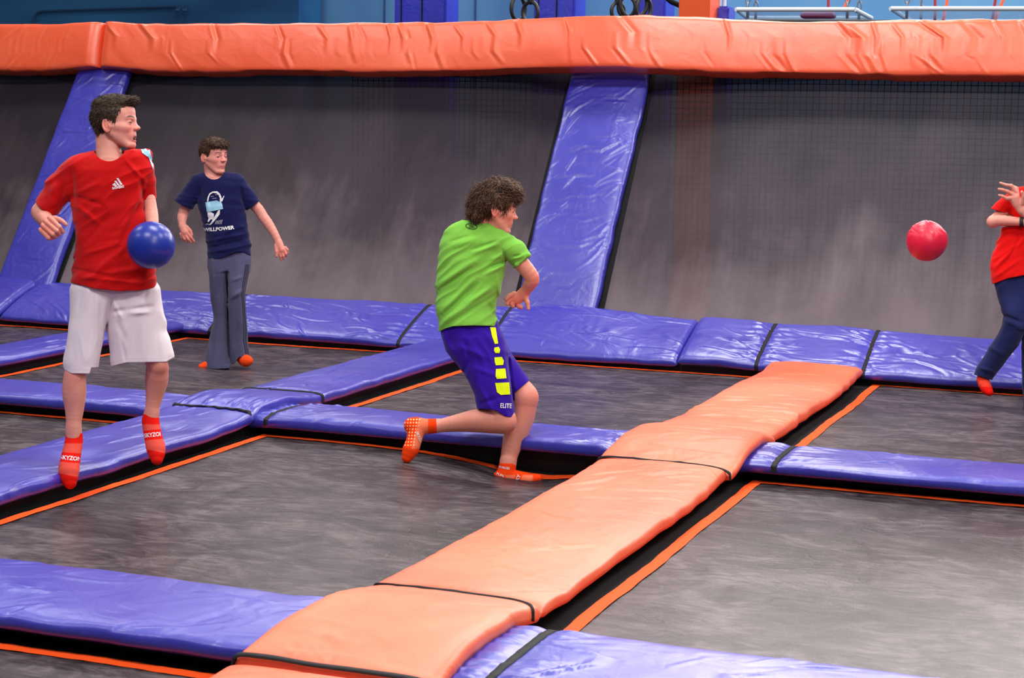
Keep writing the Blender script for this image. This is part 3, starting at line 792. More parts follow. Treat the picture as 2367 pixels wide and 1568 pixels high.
# ------------------------------------------------------------------ materials for people
def vc_mat(name, rough=.5, spec=.4, bump=0, bscale=60, **kw):
    m = mat(name, (.5, .5, .5), rough, spec, **kw)
    nt, b = nodes(m); at = nt.nodes.new('ShaderNodeAttribute'); at.attribute_name = 'tint'
    nt.links.new(at.outputs['Color'], b.inputs['Base Color'])
    if bump:
        nz = add_noise(m, nscale=bscale, detail=3); add_bump(m, [(nz, 1)], bump, .003)
    return m
M['skin'] = vc_mat('skin', .48, .38, .25, 90, Subsurface_Weight=.12, Subsurface_Scale=.01)
M['skin'].node_tree.nodes['Principled BSDF'].inputs['Subsurface Radius'].default_value = (1, .35, .2)
M['cloth'] = vc_mat('jersey_cloth', .85, .12, .35, 260, Sheen_Weight=.12)
M['sock'] = vc_mat('knit_sock', .9, .1, .5, 300)
M['hair'] = vc_mat('hair', .5, .35)
M['eye'] = vc_mat('eye', .12, .5)
def tint(o, cols):
    me = o.data; at = me.color_attributes.new('tint', 'FLOAT_COLOR', 'POINT')
    c = np.ones((len(me.vertices), 4), np.float32); c[:, :3] = cols; at.data.foreach_set('color', c.ravel())
def L3(c): return np.array(lin(c)[:3], np.float32)
def sstep(x, a, b):
    t = np.clip((x-a)/(b-a), 0, 1); return t*t*(3-2*t)
def mixc(c, c2, w): return c*(1-w[:, None])+np.asarray(c2)*w[:, None]

class Person:
    def __init__(s, D, foot, label):
        s.D, s.s = D, D/F
        s.foot = s.world(np.array([foot], float))[0]
        s.root = empty('person', tuple(s.foot)); tag(s.root, label, 'person')
    def world(s, V):
        """local frame (u, v in photo pixels at the person's distance, w away from the camera) to world"""
        u, v, w = V[:, 0], V[:, 1], V[:, 2]
        k = (s.D+w*s.s)[:, None]
        return CAM+k*(fw+RT*((u-1183.5)/F)[:, None]-UP*((v-784)/F)[:, None])
    def add(s, name, prims, lo, hi, vox, m, colf=None, post=None, parent=None, rel=1, slack=4.0, label=None):
        V, Q = mesh_field(prims, lo, hi, vox, post, slack)
        V = relax(V, Q, rel)
        # drop stray slivers? keep everything
        o = link_mesh(name, s.world(V), Q, m)
        put(o, parent or s.root)
        if parent is not None: o.matrix_parent_inverse = Matrix.Translation(s.root.location).inverted() if parent is s.root else parent.matrix_world.inverted()
        if colf is not None: tint(o, colf(V))
        if label: o['label'] = label
        return o, V, Q
    def child(s, o, parent):
        o.parent = parent; o.matrix_parent_inverse = Matrix.Translation(s.root.location).inverted() if parent is s.root else Matrix()
        return o
def frame_from_yaw(yaw, pitch=0, roll=0):
    """columns: x (subject's left), y (up), z (forward) in the (u,v,w) frame; yaw turns the face to the photo's right"""
    c, s_ = math.cos(yaw), math.sin(yaw)
    x = np.array([c, 0, s_]); y = np.array([0, -1, 0.]); z = np.array([s_, 0, -c])
    cp, sp = math.cos(pitch), math.sin(pitch)          # pitch > 0 looks down
    z2 = z*cp-y*sp; y2 = y*cp+z*sp
    cr, sr = math.cos(roll), math.sin(roll)
    x3 = x*cr+y2*sr; y3 = y2*cr-x*sr
    return np.stack([x3, y3, z2], 1)

def head_prims(g, mouth=0.0, nose=1.0, smile=0.0, brow=1.0, jaw=1.0, k=1.0):
    P = []
    a = P.append
    a(el((0, .665, -.075), (.315, .335, .395), .0, g=g))
    a(el((0, .40, .11), (.25*jaw, .33, .245), .12*g.s, g=g))
    a(el((0, .70, .125), (.25, .20, .225), .08*g.s, g=g))
    for sx in (1, -1):
        a(rc((sx*.228*jaw, .33, -.05), (sx*.105, .09, .235), .058, .062, .10*g.s, g=g))
        a(rc((sx*.255, .44, .03), (sx*.165, .41, .235), .055, .064, .07*g.s, g=g))
        a(rc((sx*.04, .57, .335), (sx*.17, .585, .272), .034*brow, .030*brow, .05*g.s, g=g))
    a(el((0, .09, .285), (.095, .075, .078), .06*g.s, g=g))
    a(el((0, .26, .262), (.135, .12, .105), .06*g.s, g=g))
    for sx in (1, -1):
        a(el((sx*.135, .50, .36), (.080, .042, .065), .045*g.s, g=g, sign=-1))
    # nose
    a(rc((0, .555, .305), (0, .425, .378*nose), .044, .046, .05*g.s, g=g))
    a(el((0, .397, .418*nose), (.044, .040, .046), .03*g.s, g=g))
    for sx in (1, -1):
        a(el((sx*.050, .387, .378), (.032, .034, .042), .02*g.s, g=g))
        a(el((sx*.026, .353, .405), (.015, .018, .024), .006*g.s, g=g, sign=-1))
        # eyelids
        a(el((sx*.132, .497, .272), (.070, .060, .064), .020*g.s, g=g))
        a(rc((sx*.180, .491, .316), (sx*.090, .493, .350), .0105, .0125, .004*g.s, g=g, sign=-1))
        # ear
        E = np.array([[1, 0, 0], [0, .98, .2], [0, -.2, .98]], np.float32)
        E2 = E@np.array([[.9, 0, -.42*sx], [0, 1, 0], [.42*sx, 0, .9]], np.float32)
        a(el((sx*.335, .452, -.090), (.024, .135, .082), .02*g.s, R=E2, g=g))
        a(el((sx*.370, .472, -.100), (.030, .095, .050), .012*g.s, R=E2, g=g, sign=-1))
        a(el((sx*.325, .44, -.03), (.03, .05, .03), .02*g.s, g=g))
        a(rc((sx*.345, .50, -.10), (sx*.350, .42, -.085), .010, .012, .012*g.s, g=g))
    # mouth
    o = mouth
    for sx in (1, -1):
        a(rc((sx*(.085+.012*smile), .228+.025*smile, .318), (0, .249, .359), .013, .018, .016*g.s, g=g))
        a(rc((sx*.08, .215-o*.8+.025*smile, .316), (0, .204-o, .352), .013, .021, .016*g.s, g=g))
    if o > 0:
        a(el((0, .229-o*.5, .37), (.070, .006+o*.55, .10), .008*g.s, g=g, sign=-1))
    else:
        for sx in (1, -1):
            a(rc((sx*(.095+.015*smile), .230+.035*smile, .325), (0, .228, .374), .006, .005, .008*g.s, g=g, sign=-1))
    return P
SKIN = L3((222, 149, 133))
def skin_tint(V, g, base=SKIN, mouth=0.0, browc=(46, 26, 17), hands=(), warm=()):
    n = len(V); c = np.tile(np.asarray(base, np.float32), (n, 1))
    nz = vnoise(V*.05)+.5*vnoise(V*.2)
    c = c*(1+.06*nz[:, None]*np.array([.3, 1, 1]))
    L = g.loc(V.astype(np.float32)); x, y, z = np.abs(L[:, 0]), L[:, 1], L[:, 2]
    inh = (np.abs(L).max(1) < 1.2)
    red = np.exp(-(((x-.17)/.09)**2+((y-.36)/.10)**2))*(z > .05)*.5+np.exp(-((x/.06)**2+((y-.39)/.06)**2))*(z > .3)*.4
    red = red+((x > .325) & (y > .3) & (y < .62) & (np.abs(z+.07) < .12))*.6
    c = mixc(c, base*np.array([1.02, .62, .6]), np.clip(red, 0, 1)*inh)
    # lips
    o = mouth
    yl = .228-o*.5
    lipw = np.exp(-(np.maximum(x-.075, 0)/.012)**2)*np.exp(-(np.maximum(np.abs(y-yl-.002)-.025-o*.75+.12*x, 0)/.007)**2)*(z > .27)
    c = mixc(c, base*np.array([.78, .38, .40]), np.clip(lipw, 0, 1)*.85*inh)
    if o > 0:
        tee = (x < .07) & (y > yl+o*.05) & (y < yl+o*.62) & (z < .36) & (z > .12)
        c[tee & inh] = L3((205, 190, 178))
        inn = (x < .07) & (np.abs(y-yl) < o*.62) & (z < .345) & (z > .12) & (y < yl+o*.05)
        c[inn & inh] = L3((70, 16, 18))
    # eyebrows
    by = .595+.02*np.sin(np.clip((x-.04)/.2, 0, 1)*math.pi)
    br = np.exp(-((y-by)/.019)**4)*sstep(x, .035, .06)*(1-sstep(x, .19, .225))*(z > .1)
    c = mixc(c, L3(browc), np.clip(br, 0, 1)*.92*inh)
    # lash line
    ly = .497
    la = np.exp(-((y-ly-.006)/.013)**2)*sstep(x, .075, .09)*(1-sstep(x, .18, .2))*(z > .24)
    c = mixc(c, L3(browc)*.6, np.clip(la, 0, 1)*.9*inh)
    for (u, v, w, r, a) in warm:
        d = np.exp(-(((V[:, 0]-u)**2+(V[:, 1]-v)**2+(V[:, 2]-w)**2)/(r*r)))
        c = mixc(c, base*np.array([1.0, .55, .52]), d*a)
    return c
def eyes(pers, g, iris=(80, 60, 45), look=(0.1, 0), only=(1, -1)):
    for sx in only:
        bm = bmesh.new(); bmesh.ops.create_uvsphere(bm, u_segments=32, v_segments=24, radius=1)
        V = np.array([v.co[:] for v in bm.verts]); Fc = [tuple(v.index for v in f.verts) for f in bm.faces]; bm.free()
        V = V[:, [0, 2, 1]]*np.array([1, 1, 1])          # poles face forward (z)
        r = .0585
        c = np.tile(L3((140, 126, 122)), (len(V), 1))
        d = np.array([look[0], look[1], 1.0]); d /= np.linalg.norm(d); ang = np.degrees(np.arccos(np.clip(V@d, -1, 1)))
        c[ang < 38] = L3(iris); c[ang < 15] = L3((10, 8, 8))
        P = g.out(np.array([sx*.132, .497, .272])+V*r)
        o = link_mesh('eye', pers.world(P.astype(float)), Fc, M['eye']); put(o, pers.root); tint(o, c)

def poly_sd(px, py, poly):
    """signed distance to a 2-D polygon (negative inside)"""
    d = np.full(px.shape, 1e9, np.float32); s = np.ones(px.shape, np.float32); n = len(poly)
    for i in range(n):
        x1, y1 = poly[i]; x0, y0 = poly[i-1]
        ex, ey = x0-x1, y0-y1; wx, wy = px-x1, py-y1
        t = np.clip((wx*ex+wy*ey)/(ex*ex+ey*ey), 0, 1)
        bx, by = wx-ex*t, wy-ey*t; d = np.minimum(d, bx*bx+by*by)
        c1, c2, c3 = py >= y1, py < y0, ex*wy > ey*wx
        al = (c1 & c2 & c3) | (~c1 & ~c2 & ~c3); s = np.where(al, -s, s)
    return s*np.sqrt(d)
def hair(pers, g, prims, poly, lo, hi, vox, cols, clumps, flow, length, rad, disp=.016, seed=1, curl=0.0, lift=.5, freq=(16, 16, 16)):
    def post(d, P):
        L = g.loc(P)
        n = vnoise(L*np.array(freq)+seed)*.6+vnoise(L*np.array(freq)*2.3+seed+7)*.4
        d = d+n*disp*g.s
        m = poly_sd(L[..., 2]+.02*vnoise(L*14+3), L[..., 1]+.02*vnoise(L*14+9), poly)*g.s
        return smax(d, m, .03*g.s)
    V, Q = mesh_field(prims, lo, hi, vox, post, 8.0)
    V = relax(V, Q, 1)
    L = g.loc(V.astype(np.float32))
    # vertex normals
    N = np.zeros_like(V); fn_ = np.cross(V[Q[:, 2]]-V[Q[:, 0]], V[Q[:, 3]]-V[Q[:, 1]])
    for j in range(4):
        for c in range(3): N[:, c] += np.bincount(Q[:, j], fn_[:, c], len(V))
    N /= np.linalg.norm(N, axis=1)[:, None]+1e-9
    def colr(Lp, r):
        n = vnoise(Lp*np.array([9, 9, 9])+2)*.5+vnoise(Lp*30)*.35+r
        t = np.clip(.5+n*.5, 0, 1); c = cols[0][None]*(1-t[:, None])+cols[1][None]*t[:, None]
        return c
    VV = [V]; FF = [tuple(q) for q in Q.tolist()]; CC = [colr(L, np.zeros(len(V)))*.5]  # base cap colour darkened, painting shade into the gaps between clumps
    r_ = np.random.default_rng(seed); idx = r_.choice(len(V), clumps, replace=True)
    p = V[idx]+r_.normal(size=(clumps, 3))*.4; nrm = N[idx]; Lc = L[idx]
    fl = flow(Lc); fl = fl/(np.linalg.norm(fl, axis=1)[:, None]+1e-6)
    fl = fl@g.R.T                                        # into the person frame
    fl = fl-nrm*(fl*nrm).sum(1)[:, None]*.7
    d = fl+nrm*lift*(.3+r_.random((clumps, 1))*.9)+r_.normal(size=(clumps, 3))*.28; d /= np.linalg.norm(d, axis=1)[:, None]
    ln = length*g.s*(.5+r_.random(clumps)); rr = rad*g.s*(.6+.8*r_.random(clumps))
    side = np.cross(d, nrm); side /= np.linalg.norm(side, axis=1)[:, None]+1e-6; up = np.cross(side, d)
    cr = r_.normal(size=(clumps, 3))*curl
    K = 6; base = len(V); rings = []; rc_ = r_.normal(size=clumps)*.35
    c = colr(Lc, rc_)
    for k in range(K):
        t = k/(K-1)
        q = p+d*(ln*t)[:, None]-nrm*(ln*t*t*.35)[:, None]+(cr[:, :1]*side+cr[:, 1:2]*up)*(ln*math.sin(t*3.2))[:, None]-nrm*(rr*.6)[:, None]
        rad_t = rr*(1-t**1.7)+.08*rr
        for a in (0, 2.094, 4.188):
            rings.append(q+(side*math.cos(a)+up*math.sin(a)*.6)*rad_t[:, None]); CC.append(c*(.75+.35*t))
    R_ = np.stack(rings, 1)                              # clumps, K*3, 3
    VV.append(R_.reshape(-1, 3)); CCn = [CC[0], np.stack(CC[1:], 1).reshape(-1, 3)]
    ii = base+np.arange(clumps)[:, None]*(K*3)
    Fh = []
    for k in range(K-1):
        for a in range(3):
            b = (a+1) % 3
            Fh.append(np.stack([ii[:, 0]+k*3+a, ii[:, 0]+k*3+b, ii[:, 0]+k*3+3+b, ii[:, 0]+k*3+3+a], -1))
    Fh = np.concatenate(Fh)
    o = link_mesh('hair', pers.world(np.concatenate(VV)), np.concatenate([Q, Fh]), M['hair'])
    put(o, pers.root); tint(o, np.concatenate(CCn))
    return o

def folds(d, P, amp, fx, fy, rot, seed, warp=.5, soft=1.0):
    """cloth folds: anisotropic ridges"""
    u, v, w = P[..., 0], P[..., 1], P[..., 2]
    c, s_ = math.cos(rot), math.sin(rot)
    q = np.stack([u, v, w], -1)
    wp = vnoise(q*.018+seed+11)*warp
    a = (u*c+v*s_)*fx+wp; b = (-u*s_+v*c)*fy+wp
    n = vnoise(np.stack([a, b, w*min(fx, fy)*1.0+seed], -1))
    n_2 = vnoise(np.stack([a*1.9+7, b*1.9, w*fx*1.1+seed+4], -1))
    return d+amp*((np.abs(n)*2-.7)*.9+.4*n_2)
def creases(d, P, lines):
    """lines: (u1,v1,u2,v2,width,amp) amp>0 raises a ridge"""
    for u1, v1, u2, v2, wd, am in lines:
        ex, ey = u2-u1, v2-v1; l2 = ex*ex+ey*ey
        t = np.clip(((P[..., 0]-u1)*ex+(P[..., 1]-v1)*ey)/l2, 0, 1)
        q = np.sqrt((P[..., 0]-u1-ex*t)**2+(P[..., 1]-v1-ey*t)**2)
        side = P[..., 2] < 12
        d = d-am*np.exp(-(q/wd)**2)*np.sin(np.clip(t, .03, .97)*math.pi)**.5*side
    return d
def shell(th, cuts, fold=None):
    """turn the filled garment into cloth of thickness th with openings where cuts are positive"""
    def post(d, P):
        if fold: d = fold(d, P)
        r = np.maximum(d, -(d+th))
        for c in cuts: r = smax(r, c(P), 1.2)
        return r
    return post

def decal(pers, name, surf, shapes, m, parent, off=.9, sub=0, cut=7):
    """shapes: list of polygons in photo pixels, laid on the surface mesh surf=(V,Q) seen from the front"""
    V, Q = surf
    bvh = BVHTree.FromPolygons([tuple(x) for x in V.tolist()], [tuple(x) for x in Q.tolist()]) if not isinstance(surf[0], BVHTree) else surf[0]
    bm = bmesh.new()
    for poly in shapes:
        vs = [bm.verts.new((x, y, 0)) for x, y in poly]
        try: bm.faces.new(vs)
        except Exception: pass
    bmesh.ops.triangulate(bm, faces=bm.faces[:])
    for _ in range(sub):
        es = [e for e in bm.edges if e.calc_length() > cut]
        if not es: break
        bmesh.ops.subdivide_edges(bm, edges=es, cuts=1); bmesh.ops.triangulate(bm, faces=bm.faces[:])
    return _drape(pers, name, bvh, bm, m, parent, off)
def _drape(pers, name, bvh, bm, m, parent, off):
    bad = []
    for v in bm.verts:
        hit = bvh.ray_cast(Vector((v.co.x, v.co.y, -600)), Vector((0, 0, 1)))
        if hit[0] is None: bad.append(v); continue
        v.co = hit[0]+(-Vector(hit[1]) if hit[1].z > 0 else Vector(hit[1]))*off*.5+Vector((0, 0, -off*.6))
    if bad: bmesh.ops.delete(bm, geom=bad, context='VERTS')
    me = bpy.data.meshes.new(name); bm.to_mesh(me); bm.free()
    co_ = np.zeros(len(me.vertices)*3); me.vertices.foreach_get('co', co_)
    me.vertices.foreach_set('co', pers.world(co_.reshape(-1, 3)).astype(np.float32).ravel()); me.update()
    me.materials.append(m)
    o = bpy.data.objects.new(name, me); COL.objects.link(o)
    pers.child(o, parent); return o
def text_bm(txt, xf, bold=0.0, res=3):
    """outline text as a flat mesh; xf maps (x,y) text units to photo pixels"""
    cu = bpy.data.curves.new('t', 'FONT'); cu.body = txt; cu.size = 1; cu.offset = bold; cu.resolution_u = res; cu.align_x = 'CENTER'; cu.align_y = 'CENTER'
    ob = bpy.data.objects.new('t', cu); COL.objects.link(ob); bpy.context.view_layer.update()
    me = bpy.data.meshes.new_from_object(ob.evaluated_get(bpy.context.evaluated_depsgraph_get()))
    bm = bmesh.new(); bm.from_mesh(me)
    COL.objects.unlink(ob); bpy.data.objects.remove(ob); bpy.data.meshes.remove(me)
    bmesh.ops.triangulate(bm, faces=bm.faces[:])
    for v in bm.verts:
        x, y = xf(v.co.x, v.co.y); v.co = (x, y, 0)
    return bm
def line_xf(u0, v0, u1, v1, height, nat, arc=0.0, slant=0.0):
    """map text whose natural width is nat (size 1) to run from (u0,v0) to (u1,v1)"""
    L = math.hypot(u1-u0, v1-v0); dx, dy = (u1-u0)/L, (v1-v0)/L; cx, cy = (u0+u1)/2, (v0+v1)/2
    def xf(x, y):
        a = (x+slant*y)*L/nat; b = y*height*1.38+arc*(1-(2*a/L)**2)
        return cx+dx*a+dy*b, cy+dy*a-dx*b
    return xf
def bvh_of(V, Q): return BVHTree.FromPolygons([tuple(x) for x in V.tolist()], [tuple(x) for x in Q.tolist()])

M['white_print'] = mat('white_print', lin((225, 222, 225)), .6, .2)
M['dark_print'] = mat('dark_print', lin((16, 50, 20)), .6, .2)
M['lime_print'] = mat('lime_print', lin((214, 236, 0)), .6, .2)
M['pale_sticker'] = mat('pale_sticker', lin((150, 200, 225)), .3, .5)
# ------------------------------------------------------------------ the boy in the red shirt with the blue ball
def red_boy():
    P = Person(8.05, (165, 1130, -52), 'person in a red T-shirt and white shorts holding the blue ball at his hip')
    H = 124.0; yaw = math.radians(70)
    R = frame_from_yaw(yaw, -.05, -.05)
    g = G(R=R, s=H); o = np.array([0, .5, 0]);
    g.o = np.array([262., 350.-.0, 12.], np.float32)+np.array([0, 0, 0], np.float32)
    g.o = g.o+np.array([10, -2, 0], np.float32)
    body = []
    hp = head_prims(g, mouth=.048, brow=1.15, jaw=1.02)
    body += hp
    # neck and shoulders
    body += [rc((247, 318, 24), (253, 372, 12), 26, 31, 7), rc((253, 372, 12), (252, 400, 8), 31, 44, 12),
             rc((262, 345, -2), (268, 372, -14), 6, 5, 10)]
    body += [loft([(372, 184, 322, 6, 20), (400, 180, 326, 4, 28), (450, 186, 318, 2, 32), (560, 192, 318, 2, 32), (640, 190, 338, 4, 32), (690, 190, 338, 4, 30)], 16)]
    body += [rc((190, 398, 6), (312, 392, 6), 16, 15, 14)]
    # his right arm (photo left): bent, fist forward
    body += chain([(176, 392, 8, 24), (140, 440, 26, 24), (104, 484, 34, 21.5)], 10)
    body += chain([(104, 484, 34, 22), (95, 490, 26, 23), (102, 503, 4, 20), (110, 514, -18, 15.5)], 10)
    body += [rc((106, 512, -20), (118, 520, -34), 13, 13, 8, fl=None), rc((112, 530, -28), (122, 514, -34), 10, 10, 7)]
    for kn, md, tp in (((119, 508, -42), (137, 525, -54), (145, 536, -46)), ((110, 516, -42), (131, 534, -56), (137, 542, -46)),
                       ((103, 525, -40), (122, 542, -54), (129, 548, -44)), ((98, 535, -36), (112, 550, -48), (121, 551, -40))):
        m_ = tuple((np.array(kn)*.45+np.array(md)*.55))
        body += chain([(kn[0]-4, kn[1]-4, kn[2]+6, 6.0), (*kn, 6.4), (*m_, 5.9), (*md, 6.0), (*tp, 5.0)], 1.2)
    body += chain([(114, 509, -28, 8), (128, 505, -40, 6.3), (143, 511, -48, 5.4), (152, 519, -50, 4.4)], 2.5)
    # his left arm (photo right): down behind the ball, hand cupping its far side
    body += chain([(322, 396, 8, 15), (340, 440, 14, 14.5), (347, 478, 8, 15.5), (350, 500, -4, 16), (354, 530, -26, 13), (357, 548, -40, 11)], 8)
    body += [rc((358, 556, -42), (359, 578, -44), 10, 11, 6, fl=(1, 1, .8))]
    for dx in (-13, -4.5, 4, 12):
        body += chain([(359+dx*.7, 574, -44, 5.6), (359+dx, 588, -48, 5.2), (359+dx*1.1, 600, -55, 4.8), (359+dx*1.1, 609, -63, 4.3)], 1.2)
    body += chain([(349, 562, -42, 6), (336, 560, -46, 5.2), (324, 564, -50, 4.4)], 1.5)
    # legs
    body += chain([(214, 690, 0, 30), (198, 770, -6, 26), (178, 840, -16, 22), (173, 868, -20, 25), (171.5, 905, -14, 28), (172, 945, -12, 22), (170, 985, -14, 16.5), (170, 1010, -14, 17)], 10)
    body += chain([(312, 690, 6, 30), (336, 770, 8, 28), (362, 836, 4, 26), (363, 860, 8, 26), (362, 880, 18, 26.5), (357, 915, 26, 20), (352, 945, 28, 16), (350, 965, 28, 16)], 10)
    body.append(el((366, 842, -14), (19, 20, 14), 10))
    feetL = chain([(170, 990, -14, 17), (171, 1018, -12, 18.5), (163, 1062, -34, 21), (159, 1092, -52, 22), (162, 1116, -60, 13.5)], 8, fl=(1, 1, .9))
    feetL.append(rc((173, 1020, 2), (174, 1034, 4), 16, 15, 8))
    feetR = chain([(351, 955, 28, 16), (348, 972, 28, 18), (354, 1010, 14, 19), (361, 1040, -2, 20), (363, 1062, -12, 12)], 8, fl=(1, 1, .9))
    feetR.append(rc((346, 978, 40), (346, 990, 42), 14, 13, 8))
    body += feetL+feetR
    warm = [(112, 530, -40, 34, .6), (368, 845, 0, 30, .35), (174, 862, -30, 26, .25), (350, 600, 30, 40, .5)]
    ob, V, Q = P.add('body', body, (60, 215, -95), (405, 1140, 90), 1.4, M['skin'],
                     lambda V: skin_tint(V, g, mouth=.048, warm=warm))
    eyes(P, g, look=(.1, 0), only=(1, -1))
    # hair
    hp_ = [el((0, .66, -.08), (.345, .37, .43), 0, g=g), el((0, .89, .10), (.26, .11, .28), .07*H, g=g), el((0, .91, .30), (.19, .075, .11), .05*H, g=g),
           el((0, .86, -.12), (.30, .17, .34), .06*H, g=g), rc((-.14, .38, -.31), (.14, .38, -.31), .075, .075, .08*H, g=g)]
    poly = [(.47, 1.1), (.50, .86), (.38, .80), (.25, .79), (.17, .72), (.13, .66), (.10, .58), (.055, .47), (.02, .46), (.00, .56), (-.10, .60), (-.155, .52), (-.165, .38), (-.20, .22), (-.30, .16), (-.6, .3), (-.6, 1.1)]
    def flow(L):
        f = np.zeros_like(L); top = L[:, 1] > .78
        f[:] = np.array([0, -.9, -.25]); f[top] = np.array([.25, .35, .8]); return f
    hair(P, g, hp_, poly, (190, 200, -95), (345, 345, 100), 1.2, (L3((14, 9, 6)), L3((98, 72, 50))), 5200, flow, .085, .0062, .014, seed=3, curl=.10, lift=.45)
    # T-shirt
    sh = [loft([(350, 222, 330, 6, 26), (362, 190, 346, 4, 34), (374, 166, 350, 4, 38), (392, 156, 350, 3, 42), (430, 158, 345, 2, 45), (470, 165, 334, 2, 46), (534, 173, 338, 1, 46),
                (590, 171, 350, 1, 50), (640, 165, 362, 2, 55), (655, 163, 366, 2, 57), (690, 162, 368, 2, 58)], 0, n=2.4),
          rc((206, 374, 4), (308, 368, 4), 22, 22, 16), rc((318, 366, 8), (334, 360, 8), 20, 17, 10),
          rc((178, 392, 4), (136, 434, 16), 33, 32, 14), rc((136, 434, 16), (104, 486, 22), 32, 31, 8),
          rc((324, 384, 8), (338, 420, 14), 25, 23, 12), rc((338, 420, 14), (344, 480, 20), 23, 20, 6)]
    def cut_hem(p): u = p[..., 0]; return p[..., 1]-(654+19*np.clip(1-((u-285)/118)**2, -.3, 1)+.5*np.sin(u*.12))
    def cut_slR(p):
        n = np.array([-.50, .80, .30]); n /= np.linalg.norm(n); return np.where(p[..., 0] < 150, (p-np.array([106, 478, 20], np.float32))@n.astype(np.float32)-1, -9.)
    def inarmL(p): return p[..., 0]*0
    def cut_slL(p):
        q = np.where(p[..., 0] > np.interp(p[..., 1], [455, 480, 534, 590], [331, 334, 339, 354]), np.minimum(p[..., 1]-461-.12*(346-p[..., 0]), 600-p[..., 1]), -9.)
        return q
    def neck(p):
        q = (p-np.array([253, 341, -6], np.float32))/np.array([36, 36, 56], np.float32); return -(np.sqrt((q**2).sum(-1))-1)*32
    def fold(d, p):
        d = folds(d, p, 2.6, .012, .045, -.55, 3.0)
        L = [(170, 470, 232, 520, 7, 4), (176, 455, 240, 475, 5, -4), (330, 440, 270, 560, 9, 4.5), (338, 430, 262, 600, 5, -3.5), (300, 560, 210, 640, 9, 4), (250, 500, 200, 560, 6, -3),
             (190, 590, 290, 560, 6, 3), (175, 640, 330, 655, 5, 3), (170, 622, 260, 640, 4, -2.5), (290, 370, 335, 420, 5, 3), (165, 395, 172, 470, 6, -5), (126, 420, 116, 482, 6, 3.5), (146, 430, 136, 480, 6, -4),
             (325, 400, 331, 470, 5, -4), (320, 660, 366, 640, 5, 3), (200, 640, 330, 620, 7, 3)]
        return creases(d, p, L)
    RED = L3((190, 6, 8))
    def csh(V):
        c = np.tile(RED, (len(V), 1)); hem = (V[:, 1] > 0); return c
    so, sV, sQ = P.add('t_shirt', sh, (60, 325, -80), (385, 690, 85), 1.5, M['cloth'], csh, shell(4.0, [cut_hem, cut_slR, cut_slL, neck], fold), slack=9)
    bv = bvh_of(sV, sQ)
    # collar band
    # chest mark: three slanted bars above a word
    k = lambda x, y: (40+x/3.135, 190+y/3.135)
    bars = [[k(687, 745), k(705, 728), k(722, 752), k(712, 757)], [k(702, 718), k(715, 712), k(742, 748), k(728, 750)], [k(718, 698), k(731, 694), k(763, 742), k(748, 746)],
            [k(760, 745), k(763, 742), k(764, 743), k(762, 746)]]
    decal(P, 'chest_logo', (bv, None), bars[:3], M['white_print'], so, off=1.3, sub=2, cut=4)
    _drape(P, 'chest_lettering', bv, text_bm('adidas', line_xf(*k(682, 768), *k(778, 752), 8.2, 2.75), .02), M['white_print'], so, 1.3)
    # sticker on the far shoulder
    stp = [k(885, 462), k(930, 462), k(958, 490), k(972, 545), k(985, 600), k(984, 640), k(972, 575), k(950, 545), k(905, 515)]
    decal(P, 'shoulder_sticker', (bv, None), [stp], M['pale_sticker'], so, off=1.6, sub=3, cut=5)['label'] = 'pale blue sticker on the shoulder'
    # shorts
    lg = [loft([(640, 172, 262, 2, 38), (668, 161, 270, 2, 43), (738, 160, 254, 0, 46), (765, 158, 243, -4, 45), (842, 145, 228, -10, 42), (872, 147, 224, -12, 42)], 0, n=2.3),
          loft([(640, 250, 354, 4, 38), (668, 240, 370, 4, 43), (720, 243, 380, 6, 46), (765, 246, 387, 8, 46), (820, 256, 402, 8, 44), (860, 258, 405, 8, 44)], 8, n=2.3)]
    def cutL(p):
        u = p[..., 0]; return p[..., 1]-np.interp(u, [140, 150, 165, 207, 211, 229, 240, 259, 275, 292, 340, 383, 404], [841, 856, 864, 865, 851, 850, 846, 848, 843, 839, 838, 838, 826]).astype(np.float32)
    def foldp(d, p):
        d = folds(d, p, 2.0, .04, .012, .12, 8.0)
        L = [(256, 690, 244, 765, 6, -5), (262, 722, 292, 716, 6, -5), (300, 716, 350, 708, 5, -4), (300, 725, 345, 722, 5, 4), (270, 740, 290, 790, 7, -3), (230, 670, 215, 760, 8, 3), (190, 670, 180, 720, 5, -3), (205, 668, 196, 715, 5, 3), (340, 670, 330, 700, 5, -3),
             (282, 790, 290, 835, 4, -2.5), (262, 700, 280, 735, 5, 4), (215, 760, 200, 850, 9, 3)]
        return creases(d, p, L)
    WH = L3((226, 214, 222))
    def cw(V):
        c = np.tile(WH, (len(V), 1)); b = cutL(V); c[(b > -9.5) & (b < -8)] *= .86; return c
    P.add('shorts', lg, (130, 640, -75), (415, 880, 75), 1.5, M['cloth'], cw, shell(4.0, [cutL, lambda p: 650-p[..., 1]], foldp), slack=9)
    # socks
    def sock(feet, v0, band, name, txtpos, toev, tilt=0):
        ps = [Prim(q.kind, (q.args[0], q.args[1], q.args[2]+1.8, q.args[3]+1.8, q.args[4]), q.k) for q in feet]
        def post(d, p): return smax(d, v0-p[..., 1]+.06*(p[..., 0]-170)*0, 2)
        def cs(V):
            v = V[:, 1]; a = L3((236, 88, 74)); bR = L3((236, 28, 18))
            c = np.tile(a, (len(V), 1)); c = mixc(c, bR, 1-sstep(v, v0+23, v0+26))
            q = v-(V[:, 0]-band[2])*tilt
            for s0, s1 in ((band[0]-6, band[0]-1), (band[1]+1, band[1]+6)): c = mixc(c, bR, sstep(q, s0-.8, s0+.8)*(1-sstep(q, s1-.8, s1+.8)))
            c = mixc(c, bR, sstep(q, band[0]-4, band[0]-3)*(1-sstep(q, band[1]+3, band[1]+4)))
            c = mixc(c, bR, sstep(v+(V[:, 0]-band[2])*-.2, toev-1.5, toev+1.5)); return c
